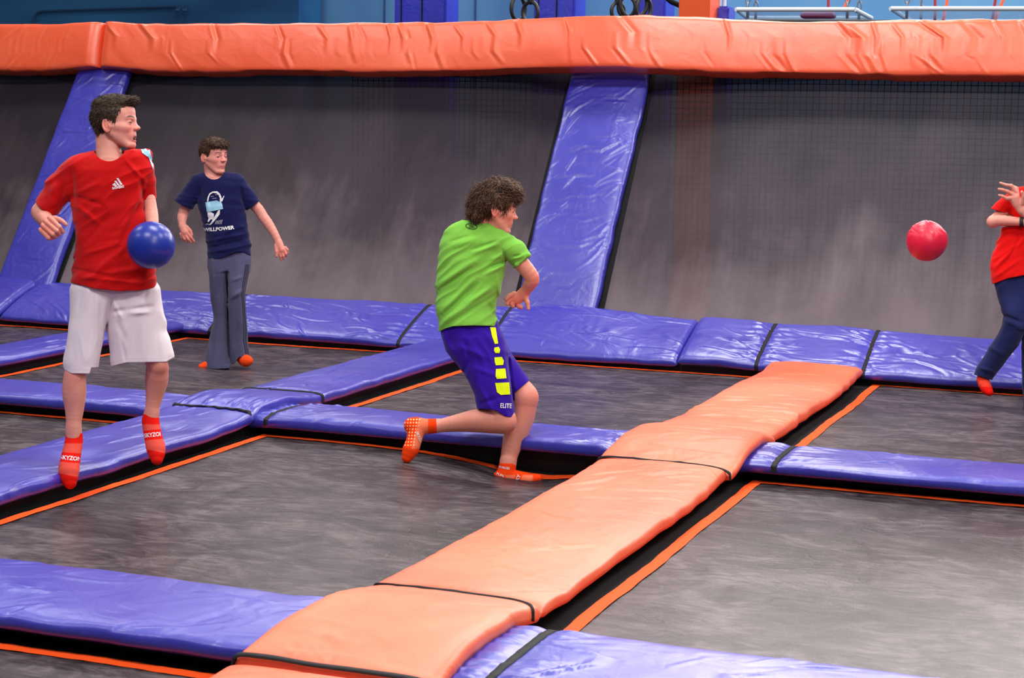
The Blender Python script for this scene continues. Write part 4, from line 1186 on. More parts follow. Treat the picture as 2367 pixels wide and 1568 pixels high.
        us = [x.args[0][0] for x in ps]; vs = [x.args[1][1] for x in ps]
        so_, a, b = P.add('sock', ps, (min(us)-40, v0-6, -100), (max(us)+40, max(vs)+30, 80), 1.3, M['sock'], cs, post)
        _drape(P, 'sock_lettering', bvh_of(a, b), text_bm('SKYZONE', line_xf(*txtpos, 9.5, 4.2), .03), M['white_print'], so_, 1.2)
    sock(feetL, 1001, (1053, 1064, 165), 'sock', (141, 1058, 193, 1063), 1100, .08)
    sock(feetR, 957, (1000, 1011, 354), 'sock', (335, 1008, 381, 1003), 1042, -.1)

def ball_mesh(name, D, u, v, rpx, color, label, rough=.3, crumple=0.0, seed=1):
    s = D/F; c = CAM+D*(fw+RT*((u-1183.5)/F)-UP*((v-784)/F)); R = rpx*s
    bm = bmesh.new(); bmesh.ops.create_uvsphere(bm, u_segments=96, v_segments=64, radius=1)
    V = np.array([x.co[:] for x in bm.verts]); Fc = [tuple(x.index for x in f.verts) for f in bm.faces]; bm.free()
    r = np.ones(len(V))
    if crumple:
        q = V@np.array([[.8, 0, .6], [0, 1, 0], [-.6, 0, .8]])
        n = vnoise(q*np.array([2.0, 2.0, 5.5])+vnoise(q*2+4)[:, None]*.6+seed); top = sstep(V[:, 2], -.1, .6)
        r = 1-crumple*(1-np.abs(n)*2.4)*top-.02*vnoise(q*1.3)
    m = mat(name+'_rubber', lin(color), rough, .5); nz = add_noise(m, nscale=30, detail=4); add_bump(m, [(nz, .4)], .25, .003)
    root = link_mesh(name, V*R*r[:, None], Fc, m); root.location = c; tag(root, label, 'ball')
    # the inflation valve, a small disc set in the skin on the far side
    vd = (fw*.7+RT*.4+UP*.5); vd /= np.linalg.norm(vd)
    ring = []; a1 = np.cross(vd, UP); a1 /= np.linalg.norm(a1); a2 = np.cross(vd, a1)
    for k in range(16): ring.append(vd*R*1.004+(a1*math.cos(k*math.pi/8)+a2*math.sin(k*math.pi/8))*.006)
    link_mesh('valve', ring, [tuple(range(16))], M['strap'], root)
    return root

# ------------------------------------------------------------------ the boy in the navy shirt
def navy_boy():
    P = Person(12.55, (500, 852, 0), 'person in a navy printed T-shirt and grey track pants walking on the far bed')
    H = 83.0; g = G(o=(495, 403, 2), R=frame_from_yaw(math.radians(40), .04, .0), s=H)
    body = head_prims(g, mouth=0, brow=.9, jaw=1.06)
    body += [rc((489, 385, 12), (494, 415, 8), 18, 20, 5), rc((494, 415, 8), (500, 440, 4), 22, 30, 8),
             loft([(412, 462, 545, 4, 16), (440, 468, 556, 2, 23), (500, 484, 558, 0, 23), (570, 494, 564, 0, 23), (625, 494, 564, 0, 22)], 10),
             rc((462, 420, 4), (545, 418, 4), 14, 14, 8)]
    # his right arm
    body += chain([(452, 424, 4, 15), (438, 458, 12, 14), (425, 490, 14, 12), (421, 504, 4, 11.5), (421.5, 518, -6, 8.5)], 6)
    body += [rc((422, 524, -10), (428, 537, -14), 9, 10, 5, fl=None)]
    for pts in (((431, 536, -18), (442, 549, -22), (449, 558.5, -20)), ((426, 540, -18), (436, 554, -21), (443, 561, -17)),
                ((422, 542, -16), (427, 553, -18), (432.5, 559, -14)), ((418, 541, -12), (421, 549, -13), (426, 556, -10))):
        body += chain([(*pts[0], 4.0), (*pts[1], 3.3), (*pts[2], 2.6)], 1)
    body += chain([(431, 524, -14, 4.5), (440, 534, -20, 3.8), (444, 543, -22, 2.9)], 2)
    # his left arm
    body += chain([(548, 424, 4, 13), (574, 460, 8, 12.5), (597, 484, 6, 12.3), (607, 500, 4, 12), (619, 516, 0, 11.5), (634, 540, -6, 9.5), (642, 557, -8, 8.8)], 6)
    body += [rc((645, 564, -9), (651, 578, -12), 9.5, 9, 5)]
    for pts in (((645, 582, -14), (649, 593, -15), (649.5, 602, -12)), ((651, 583, -15), (655, 592, -16), (655.5, 599, -13)),
                ((657, 580, -14), (661, 587, -15), (661.5, 592, -12)), ((660, 573, -12), (664, 578, -12), (665, 585, -10))):
        body += chain([(*pts[0], 4.0), (*pts[1], 3.3), (*pts[2], 2.6)], 1)
    body += chain([(638, 568, -12, 5), (639, 582, -16, 3.9), (639.5, 593, -17, 3.0)], 2)
    # legs
    body += chain([(510, 620, 4, 17), (507, 690, 8, 14), (509, 740, 12, 12), (504, 780, 12, 12), (498, 836, 8, 10)], 8)
    body += chain([(550, 620, 0, 17), (546, 690, -12, 15), (547, 740, -4, 12), (549, 780, 10, 11), (555, 815, 16, 9)], 8)
    fL = chain([(496, 832, 8, 10), (494, 840, 2, 10), (476, 845, -10, 8), (464, 848, -16, 5)], 4)
    fR = chain([(556, 812, 18, 10), (560, 828, 10, 12), (568, 834, -8, 13), (575, 834, -14, 9)], 4)
    body += fL+fR
    P.add('body', body, (395, 312, -50), (680, 862, 50), 1.25, M['skin'], lambda V: skin_tint(V, g, base=SKIN*np.array([1, .95, .97]), warm=[(440, 555, -18, 22, .6), (655, 590, -12, 22, .6)]))
    eyes(P, g, iris=(40, 28, 22), look=(.0, 0))
    hp_ = [el((0, .67, -.08), (.355, .375, .44), 0, g=g), el((0, .84, .12), (.31, .16, .27), .05*H, g=g), el((0, .80, .20), (.27, .10, .19), .05*H, g=g)]
    poly = [(.50, 1.1), (.48, .72), (.36, .735), (.27, .72), (.20, .72), (.15, .66), (.10, .56), (.05, .44), (.015, .46), (-.01, .56), (-.10, .58), (-.15, .50), (-.18, .3), (-.3, .24), (-.6, .3), (-.6, 1.1)]
    def flow(L):
        f = np.zeros_like(L); f[:] = np.array([.15, -.8, .2]); t = L[:, 1] > .8; f[t] = np.array([.3, -.1, .7]); return f
    hair(P, g, hp_, poly, (445, 300, -60), (545, 405, 60), 1.1, (L3((22, 12, 8)), L3((104, 66, 40))), 3200, flow, .10, .0075, .016, seed=5, curl=.06, lift=.3)
    sh = [loft([(398, 470, 528, 4, 15), (408, 448, 553, 3, 22), (430, 452, 566, 2, 28), (480, 457, 568, 0, 31), (512, 468, 572, 0, 31), (560, 478, 580, 0, 33), (590, 480, 582, 0, 36), (615, 480, 584, 0, 38)], 0),
          rc((466, 414, 3), (545, 412, 3), 13, 13, 8), rc((456, 424, 3), (426, 470, 8), 20, 23, 8), rc((426, 470, 8), (420, 482, 8), 23, 24, 3),
          rc((548, 424, 3), (576, 462, 6), 20, 20, 8), rc((576, 462, 6), (592, 486, 8), 20, 20, 3)]
    hem = lambda p: p[..., 1]-np.interp(p[..., 0], [478, 490, 512, 530, 545, 562, 581], [595, 599, 597, 590, 583, 583, 592]).astype(np.float32)
    def c1(p): n = np.array([-.45, .88, .1]); return np.where((p[..., 0] < 452) & (p[..., 1] < 505), (p-np.array([424, 474, 8], np.float32))@n.astype(np.float32), -9)
    def c2(p): n = np.array([.62, .78, .1]); return np.where((p[..., 0] > np.interp(p[..., 1], [470, 482, 512], [564, 569, 574])) & (p[..., 1] < 515), (p-np.array([586, 474, 8], np.float32))@n.astype(np.float32), -9)
    def neck(p):
        q = (p-np.array([495, 396, 0], np.float32))/np.array([23, 22.5, 38], np.float32); return -(np.sqrt((q**2).sum(-1))-1)*20
    def fold(d, p):
        d = folds(d, p, 1.3, .02, .075, .15, 5.0)
        return creases(d, p, [(470, 560, 572, 540, 4, 3), (480, 575, 575, 552, 4, -3), (482, 585, 580, 565, 4, 3), (490, 545, 575, 520, 4, 2), (475, 430, 482, 500, 4, 2.5), (462, 430, 470, 480, 4, -2.5), (555, 430, 566, 480, 4, -3), (545, 520, 500, 560, 5, 2.5)])
    so, sV, sQ = P.add('t_shirt', sh, (390, 385, -55), (620, 620, 55), 1.25, M['cloth'], lambda V: np.tile(L3((18, 20, 70)), (len(V), 1)), shell(3.2, [hem, c1, c2, neck], fold), slack=6)
    bv = bvh_of(sV, sQ); k = lambda x, y: (440+x/8.25, 430+y/8.25)
    # cap outline, blue note and a plain skier-like scribble kept generic
    ring = [k(*q) for q in ((318, 300), (330, 210), (365, 140), (430, 105), (510, 100), (560, 140), (590, 200), (598, 260), (590, 310), (560, 310), (565, 240), (545, 180), (500, 140), (430, 132), (380, 165), (350, 225), (340, 300))]
    rod = [k(590, 300), k(575, 285), k(640, 185), k(648, 192), k(612, 290)]
    legs = [[k(*q) for q in ((330, 500), (400, 500), (450, 530), (450, 600), (425, 640), (405, 600), (415, 560), (375, 560), (385, 640), (350, 690), (330, 680), (350, 620), (330, 560))],
            [k(*q) for q in ((285, 740), (330, 715), (360, 735), (400, 690), (520, 560), (530, 470), (565, 460), (560, 540), (500, 620), (400, 735), (370, 745), (330, 730))]]
    ticks = [[k(470+i*28, 730), k(478+i*28, 730), k(500+i*28, 665-(i*5)), k(492+i*28, 665-(i*5))] for i in range(5)]
    specks = [[k(380+((i*53) % 170), 160+((i*37) % 110)), k(392+((i*53) % 170), 155+((i*37) % 110)), k(388+((i*53) % 170), 166+((i*37) % 110))] for i in range(22)]
    decal(P, 'shirt_print', (bv, None), [ring, rod]+legs+ticks+specks, M['white_print'], so, off=1.2, sub=2, cut=4)
    note = [k(*q) for q in ((290, 315), (500, 275), (600, 320), (625, 440), (320, 500))]
    decal(P, 'chest_sticker', (bv, None), [note], M['pale_sticker'], so, off=1.8, sub=3, cut=5)['label'] = 'pale blue sticker on the chest'
    _drape(P, 'shirt_lettering', bv, text_bm('WiLLPOWER', line_xf(*k(285, 835), *k(805, 795), 8.3, 5.2, arc=-1.2), .035), M['white_print'], so, 1.2)
    # track pants
    pr = [loft([(575, 486, 540, 0, 26), (600, 481, 535, 0, 31), (620, 481, 530, 2, 32), (660, 483, 527, 6, 29), (734, 493, 528, 10, 25), (790, 483, 529, 8, 27), (838, 469, 532, 4, 30), (856, 468, 534, 2, 31)], 0),
          loft([(575, 520, 574, 0, 26), (600, 520, 580, 0, 31), (620, 521, 579, -2, 32), (645, 521, 573, -8, 31), (680, 524, 567, -14, 29), (734, 525, 571, -4, 27), (790, 524, 573, 8, 27), (845, 534, 581, 12, 26), (856, 538, 582, 12, 26)], 5), loft([(575, 486, 575, 0, 26), (600, 482, 580, 0, 31), (628, 484, 577, 0, 30)], 5)]
    cutp = lambda p: p[..., 1]-np.interp(p[..., 0], [468, 480, 500, 530, 534, 541, 553, 566, 581], [846, 853, 854, 852, 842, 842, 826, 828, 838]).astype(np.float32)
    def fp(d, p):
        d = folds(d, p, 1.6, .07, .012, .05, 9.0)
        return creases(d, p, [(524, 628, 527, 700, 4, -5), (526, 700, 528, 840, 4, -6), (535, 650, 560, 640, 4, 2.5), (540, 700, 532, 830, 5, 2.5), (560, 690, 568, 790, 4, -2), (505, 690, 495, 840, 6, 2.5), (535, 690, 562, 670, 5, 3), (485, 840, 500, 740, 5, -2.5)])
    def cp(V):
        a = L3((82, 80, 110)); c = np.tile(a, (len(V), 1))
        # three dark side stripes on the outer seam of his left leg
        ue = np.interp(V[:, 1], [610, 680, 734, 790, 850], [572, 562, 566, 567, 577])
        for o_ in (-3.5, 0, 3.5):
            c = mixc(c, L3((18, 18, 34)), np.exp(-((V[:, 0]-ue-o_)/1.1)**4)*(V[:, 1] > 612)*(V[:, 2] < 20))
        return mixc(c, L3((62, 60, 92)), ((V[:, 0] < 526) & (V[:, 1] > 640)).astype(float)*.35)  # shading of his right leg put into the cloth colour
    P.add('track_pants', pr, (455, 570, -60), (595, 865, 60), 1.3, M['cloth'], cp, shell(3.2, [cutp, lambda p: 576-p[..., 1]], fp), slack=6)
    for fe, vv in ((fL, 826), (fR, 812)):
        ps = [Prim(q.kind, (q.args[0], q.args[1], q.args[2]+1.2, q.args[3]+1.2, q.args[4]), q.k) for q in fe]
        P.add('sock', ps, (450, vv-8, -40), (595, 862, 45), 1.2, M['sock'], lambda V: np.tile(L3((250, 78, 30)), (len(V), 1)), lambda d, p: smax(d, vv-p[..., 1], 1))

# ------------------------------------------------------------------ the boy in the green shirt
def green_boy():
    P = Person(9.0, (1175, 1120, 0), 'person in a lime green T-shirt and purple shorts crouching on one leg')
    H = 112.0; g = G(o=(1139, 539, -2), R=frame_from_yaw(math.radians(98), .18, .0), s=H)
    body = head_prims(g, mouth=0, smile=1.0, brow=.9, jaw=1.02)
    body += [rc((1126, 490, 4), (1108, 540, 6), 26, 30, 8), rc((1150, 505, -6), (1140, 545, 0), 16, 18, 10),
             loft([(535, 1050, 1150, 4, 24), (600, 1034, 1148, 2, 32), (690, 1028, 1128, 2, 32), (760, 1038, 1136, 2, 32), (810, 1050, 1140, 2, 30)], 14)]
    # visible right... arm reaching down across to the right
    body += chain([(1140, 566, 0, 18), (1182, 586, -6, 18), (1208, 612, -6, 18), (1229, 640, 0, 17), (1227, 652, 8, 16.5), (1219, 666, 20, 13), (1212, 676, 26, 11)], 8)
    body += [rc((1209, 681, 28), (1195, 691, 30), 14.5, 14, 6, fl=(1, 1, .7))]
    for pts in (((1188, 680, 28), (1177, 685, 24), (1170, 692, 20)), ((1185, 689, 30), (1176, 697, 26), (1172, 703, 20)),
                ((1188, 697, 32), (1183, 704, 28), (1186, 708, 22)), ((1196, 700, 34), (1199, 708, 30), (1205, 711, 26))):
        body += chain([(*pts[0], 6.6), (*pts[1], 5.8), (*pts[2], 4.8)], 1.2)
    body += chain([(1214, 686, 24, 6.5), (1219, 700, 20, 5.2), (1221, 714, 18, 4.2)], 3)
    # other arm tucked in front of the body
    body += chain([(1052, 562, 20, 24), (1045, 610, 46, 20), (1060, 650, 62, 16), (1100, 640, 72, 13), (1124, 632, 74, 10)], 8)
    for q in (-9, -3, 3, 9):
        body += chain([(1122, 632+q, 74, 5.5), (1138, 632+q*1.2, 74, 4.8), (1148, 633+q*1.2, 68, 4.2)], 1.2)
    body += chain([(1110, 628, 72, 6), (1120, 616, 70, 5)], 2)
    # near leg: thigh down, shin level to the left, sock foot up
    body += chain([(1106, 800, -6, 28), (1140, 880, -24, 27), (1160, 950, -33, 27), (1165, 974, -34, 26)], 12)
    body += chain([(1166, 975, -34, 27), (1140, 974, -30, 28), (1102, 973, -20, 26.5), (1060, 978, -8, 20.5), (1020, 984, 2, 15.5), (1000, 985, 6, 15.5)], 10)
    fN = chain([(1008, 985, 4, 15.5), (985, 986, 8, 16), (966, 985, 10, 18), (952, 984, 8, 17)], 6)
    fN += chain([(963, 990, 6, 19), (956, 1022, -2, 16), (949, 1040, -6, 17), (941, 1058, -8, 11)], 8)
    # far standing leg
    body += chain([(1118, 805, 22, 28), (1168, 868, 25, 28), (1206, 906, 22, 29), (1214, 920, 22, 29)], 12)
    body += chain([(1214, 920, 22, 29), (1206, 965, 26, 29), (1190, 1010, 26, 26), (1178, 1050, 20, 20), (1174, 1078, 16, 18)], 10)
    fS = chain([(1174, 1068, 16, 18), (1170, 1092, 14, 18.5), (1156, 1106, 12, 16), (1152, 1108, 12, 15)], 6)
    fS += chain([(1166, 1104, 12, 17), (1200, 1106, 10, 14.5), (1222, 1109, 8, 12), (1244, 1106, 6, 8)], 8)
    body += fN+fS
    P.add('body', body, (920, 405, -100), (1260, 1130, 110), 1.4, M['skin'],
          lambda V: skin_tint(V, g, base=SKIN*np.array([1.03, .98, .92]), browc=(46, 26, 18), warm=[(1195, 695, 26, 30, .7), (1232, 645, 0, 24, .3), (1225, 925, 0, 36, .25), (1175, 990, -50, 26, .2)]))
    eyes(P, g, iris=(50, 36, 28), look=(0, -.1), only=(-1, 1))
    hp_ = [el((0, .66, -.10), (.37, .40, .48), 0, g=g), el((0, .91, .02), (.33, .20, .40), .06*H, g=g), el((0, .80, .26), (.26, .14, .18), .05*H, g=g),
           rc((-.15, .32, -.42), (.15, .32, -.42), .13, .13, .08*H, g=g), el((0, .55, -.38), (.30, .34, .22), .08*H, g=g)]
    poly = [(.55, 1.3), (.52, .66), (.44, .60), (.36, .66), (.27, .70), (.21, .62), (.17, .50), (.11, .39), (.045, .41), (.01, .54), (-.09, .56), (-.135, .46), (-.14, .30), (-.17, .15), (-.3, .06), (-.75, .1), (-.75, 1.3)]
    def flow(L):
        f = np.zeros_like(L); f[:] = np.array([0, -.8, -.2]); t = (L[:, 1] > .72) & (L[:, 2] > -.1); f[t] = np.array([.1, -.1, .9]); return f
    hair(P, g, hp_, poly, (1058, 380, -85), (1225, 535, 85), 1.25, (L3((24, 14, 9)), L3((124, 86, 60))), 8000, flow, .13, .0068, .035, seed=9, curl=.22, lift=.55, freq=(11, 11, 11))
    GR = L3((122, 190, 70))
    sh = [loft([(510, 1068, 1146, 6, 26), (522, 1044, 1160, 4, 30), (536, 1029, 1168, 4, 35), (560, 1021, 1176, 2, 42), (600, 1012, 1170, 2, 46), (640, 1010, 1164, 2, 46), (680, 1008, 1152, 2, 45), (712, 1008, 1146, 2, 48), (745, 1012, 1150, 2, 53), (790, 1016, 1160, 2, 56)], 0),
          rc((1062, 540, 4), (1140, 542, 4), 24, 24, 12), rc((1148, 562, -2), (1186, 578, -6), 33, 28, 12), rc((1186, 578, -6), (1212, 606, -6), 27, 24, 6),
          rc((1050, 566, 12), (1044, 602, 36), 30, 26, 8)]
    def hem(p): return p[..., 1]-np.interp(p[..., 0], [1005, 1016, 1030, 1047, 1090, 1133, 1156, 1165], [770, 767, 760, 755, 753, 754, 757, 758]).astype(np.float32)
    def c1(p): n = np.array([.52, .85, 0]); return np.where(p[..., 0] > 1172, (p-np.array([1207, 600, 0], np.float32))@n.astype(np.float32), -9)
    def c2(p): n = np.array([-.1, .6, .79]); return np.where((p[..., 2] > 30), (p-np.array([1044, 602, 40], np.float32))@n.astype(np.float32), -9)
    def neck(p):
        q = (p-np.array([1112, 508, 14], np.float32))/np.array([42, 8, 40], np.float32); a = -(np.sqrt((q**2).sum(-1))-1)*10
        q = (p-np.array([1150, 508, 6], np.float32))/np.array([30, 22, 40], np.float32); return np.maximum(a, -(np.sqrt((q**2).sum(-1))-1)*18)
    def fold(d, p):
        d = folds(d, p, 2.0, .012, .05, -.62, 13.0)
        return creases(d, p, [(1015, 670, 1100, 615, 5, -4), (1010, 660, 1095, 605, 6, 4), (1025, 730, 1110, 650, 6, -4.5), (1022, 720, 1100, 640, 6, 4.5), (1020, 750, 1140, 660, 7, 4), (1035, 752, 1148, 680, 5, -3.5),
                              (1095, 585, 1150, 565, 5, 4), (1092, 578, 1150, 557, 4, -3.5), (1130, 620, 1168, 604, 4, -4), (1120, 635, 1168, 612, 5, 3.5), (1130, 600, 1164, 590, 6, 3), (1162, 580, 1174, 612, 4, -5),
                              (1055, 570, 1110, 545, 6, 3), (1040, 560, 1085, 545, 4, -2.5), (1185, 600, 1215, 588, 4, 4), (1186, 594, 1205, 590, 3, -4), (1080, 700, 1130, 670, 5, 3), (1150, 640, 1155, 690, 5, 3), (1128, 700, 1148, 740, 5, -3)])
    so, sV, sQ = P.add('t_shirt', sh, (1000, 505, -80), (1240, 780, 90), 1.4, M['cloth'], lambda V: np.tile(GR, (len(V), 1)), shell(4, [hem, c1, c2, neck], fold), slack=9)
    bv = bvh_of(sV, sQ)
    # rolled sleeve edge
    rl = [rc((1194, 612, -26), (1220, 590, -26), 5, 5, 2), rc((1220, 590, -26), (1222, 590, 10), 5, 5, 3), rc((1222, 590, 10), (1196, 614, 14), 5, 5, 3), rc((1194, 612, -26), (1190, 616, -6), 5, 5, 2)]
    P.add('sleeve_hem', rl, (1180, 575, -45), (1235, 630, 35), 1.3, M['cloth'], lambda V: np.tile(GR, (len(V), 1)), parent=None)
    # oval mark on the back of the neck
    k = lambda x, y: (970+x/3.92, 380+y/3.92)
    cx, cy = k(469, 563); t_ = -.0
    def ell(a, b, n=28, r=.16): return [(cx+a*math.cos(t)*math.cos(r)-b*math.sin(t)*math.sin(r), cy+a*math.cos(t)*math.sin(r)+b*math.sin(t)*math.cos(r)) for t in np.linspace(0, 2*math.pi, n, endpoint=False)]
    o1, o2 = ell(14, 6.6), ell(12.4, 5.2)
    qs = [[o1[i], o1[(i+1) % 28], o2[(i+1) % 28], o2[i]] for i in range(28)]
    def rr(x0, y0, x1, y1): return [(cx+x0, cy+y0), (cx+x1, cy+y0), (cx+x1, cy+y1), (cx+x0, cy+y1)]
    qs += [rr(-4.5, -4, -3, .5), rr(-1, -3.4, .5, .8), rr(2.5, -3, 4, 1.4), rr(-4.5, -1.6, 4, -.6), rr(-7, 2.2, 8, 3.2)]
    decal(P, 'neck_logo', (bv, None), qs, M['dark_print'], so, off=1.2)
    # shorts
    PU = L3((48, 10, 150))
    pr = [loft([(735, 1022, 1148, 2, 40), (758, 1018, 1156, 2, 46), (780, 1019, 1168, 0, 50), (811, 1030, 1176, -4, 50), (842, 1056, 1180, -10, 46), (880, 1082, 1185, -18, 44), (913, 1098, 1188, -24, 42), (950, 1104, 1191, -28, 40), (975, 1106, 1192, -30, 40)], 0),
          rc((1126, 796, 20), (1158, 850, 24), 40, 36.5, 12), rc((1158, 850, 24), (1200, 905, 22), 36.5, 34, 4)]
    def cutn(p):
        a = p[..., 1]-np.interp(p[..., 0], [1100, 1137, 1150, 1158, 1168, 1180, 1192], [945, 948, 951, 957, 963, 965, 965]).astype(np.float32)
        b = np.interp(p[..., 0], [1188, 1192, 1200], [0, 0, 0])
        n = np.array([.65, .76, 0]); q = (p-np.array([1208, 893, 0], np.float32))@n.astype(np.float32)
        far = (p[..., 1] > 852) & ((p[..., 2] > 9) | (p[..., 0] > np.interp(p[..., 1], [850, 880, 913, 950], [1183, 1187, 1190, 1193])))
        return np.where(far, np.maximum(q, -99), a)
    def fp(d, p):
        d = folds(d, p, 1.8, .045, .014, -.45, 17.0)
        return creases(d, p, [(1075, 790, 1090, 850, 6, -5), (1085, 830, 1070, 870, 5, -3), (1060, 800, 1130, 830, 7, 3), (1100, 880, 1130, 940, 6, 3), (1108, 935, 1150, 920, 5, -3), (1168, 800, 1186, 900, 4, -3), (1040, 770, 1045, 800, 5, -3), (1176, 820, 1190, 960, 3, -4), (1095, 850, 1150, 870, 6, 2.5)])
    so, sV, sQ = P.add('shorts', pr, (1005, 735, -95), (1260, 985, 95), 1.4, M['cloth'], lambda V: np.tile(PU, (len(V), 1)), shell(3.6, [cutn, lambda p: 738-p[..., 1]], fp), slack=9)
    bv = bvh_of(sV, sQ); k = lambda x, y: (900+x/3.921, 740+y/3.921)
    sq = [[k(912, 66), k(962, 68), k(985, 215), k(955, 218), k(930, 150)], [k(952, 250), k(990, 244), k(1003, 270), k(997, 300), k(960, 300), k(948, 275)],
          [k(952, 340), k(1018, 335), k(1036, 370), k(1030, 408), k(965, 412), k(955, 380)], [k(965, 445), k(1050, 440), k(1060, 530), k(975, 535), k(962, 510)],
          [k(958, 572), k(1085, 566), k(1094, 675), k(1010, 680), k(975, 655)]]
    decal(P, 'side_stripe', (bv, None), sq, M['lime_print'], so, off=1.4, sub=3, cut=6)['label'] = 'lime yellow blocks down the side'
    _drape(P, 'shorts_lettering', bv, text_bm('ELITE', line_xf(*k(1000, 778), *k(1112, 782), 11, 2.5, slant=.0), .02), M['white_print'], so, 1.4)
    # socks
    OR, SA = L3((248, 66, 14)), L3((244, 120, 84))
    def inflate(fe): return [Prim(q.kind, (q.args[0], q.args[1], q.args[2]+1.6, q.args[3]+1.6, q.args[4]), q.k) for q in fe]
    def csN(V):
        u, v, w = V.T; c = np.tile(SA, (len(V), 1))
        c = mixc(c, OR, sstep(u, 988, 991)); c = mixc(c, OR, 1-sstep(u-(v-985)*-.25, 962, 966)); c = mixc(c, OR, sstep(v, 1036, 1039)*1.0)
        # grip dots on the sole
        dots = (np.sin(v*.85) > .2) & (np.sin((u+v*.12)*.95) > .1) & (u < 968-(v-985)*.18) & (v > 968) & (v < 1034)
        return mixc(c, L3((255, 205, 150)), dots.astype(float))
    s1, a, b = P.add('sock', inflate(fN), (915, 955, -50), (1012.5, 1080, 50), 1.2, M['sock'], csN, lambda d, p: smax(d, p[..., 0]-1010.5, 1))
    _drape(P, 'sock_lettering', bvh_of(a, b), text_bm('SKYZONE', line_xf(964, 1000, 977, 1032, 6, 4.2), .03), M['white_print'], s1, 1.0)
    def csS(V):
        u, v, w = V.T; c = np.tile(SA, (len(V), 1))
        c = mixc(c, OR, 1-sstep(v, 1097, 1100)); c = mixc(c, OR, 1-sstep(u-(v-1100)*.3, 1166, 1169)); c = mixc(c, OR, sstep(u, 1230, 1233))
        c = mixc(c, OR, sstep(u+(v-1105)*.5, 1188, 1190)*(1-sstep(u+(v-1105)*.5, 1204, 1206)))
        dots = (np.sin(v*.9) > .1) & (np.sin(u*.9) > .1) & (u < 1156) & (v > 1108)
        return mixc(c, L3((255, 205, 120)), dots.astype(float))
    s2, a, b = P.add('sock', inflate(fS), (1125, 1065, -40), (1262, 1130, 50), 1.2, M['sock'], csS, lambda d, p: smax(d, 1071-p[..., 1], 1))
    bb = bvh_of(a, b)
    _drape(P, 'sock_lettering', bb, text_bm('FORCES', line_xf(1153, 1080, 1178, 1084, 5, 3.6), .03), M['white_print'], s2, 1.0)
    _drape(P, 'sock_lettering', bb, text_bm('FUN.', line_xf(1148, 1095, 1166, 1102, 5, 2.2), .03), M['white_print'], s2, 1.0)
    _drape(P, 'sock_lettering', bb, text_bm('SKY', line_xf(1193, 1116, 1201, 1098, 8, 1.9), .03), M['white_print'], s2, 1.0)

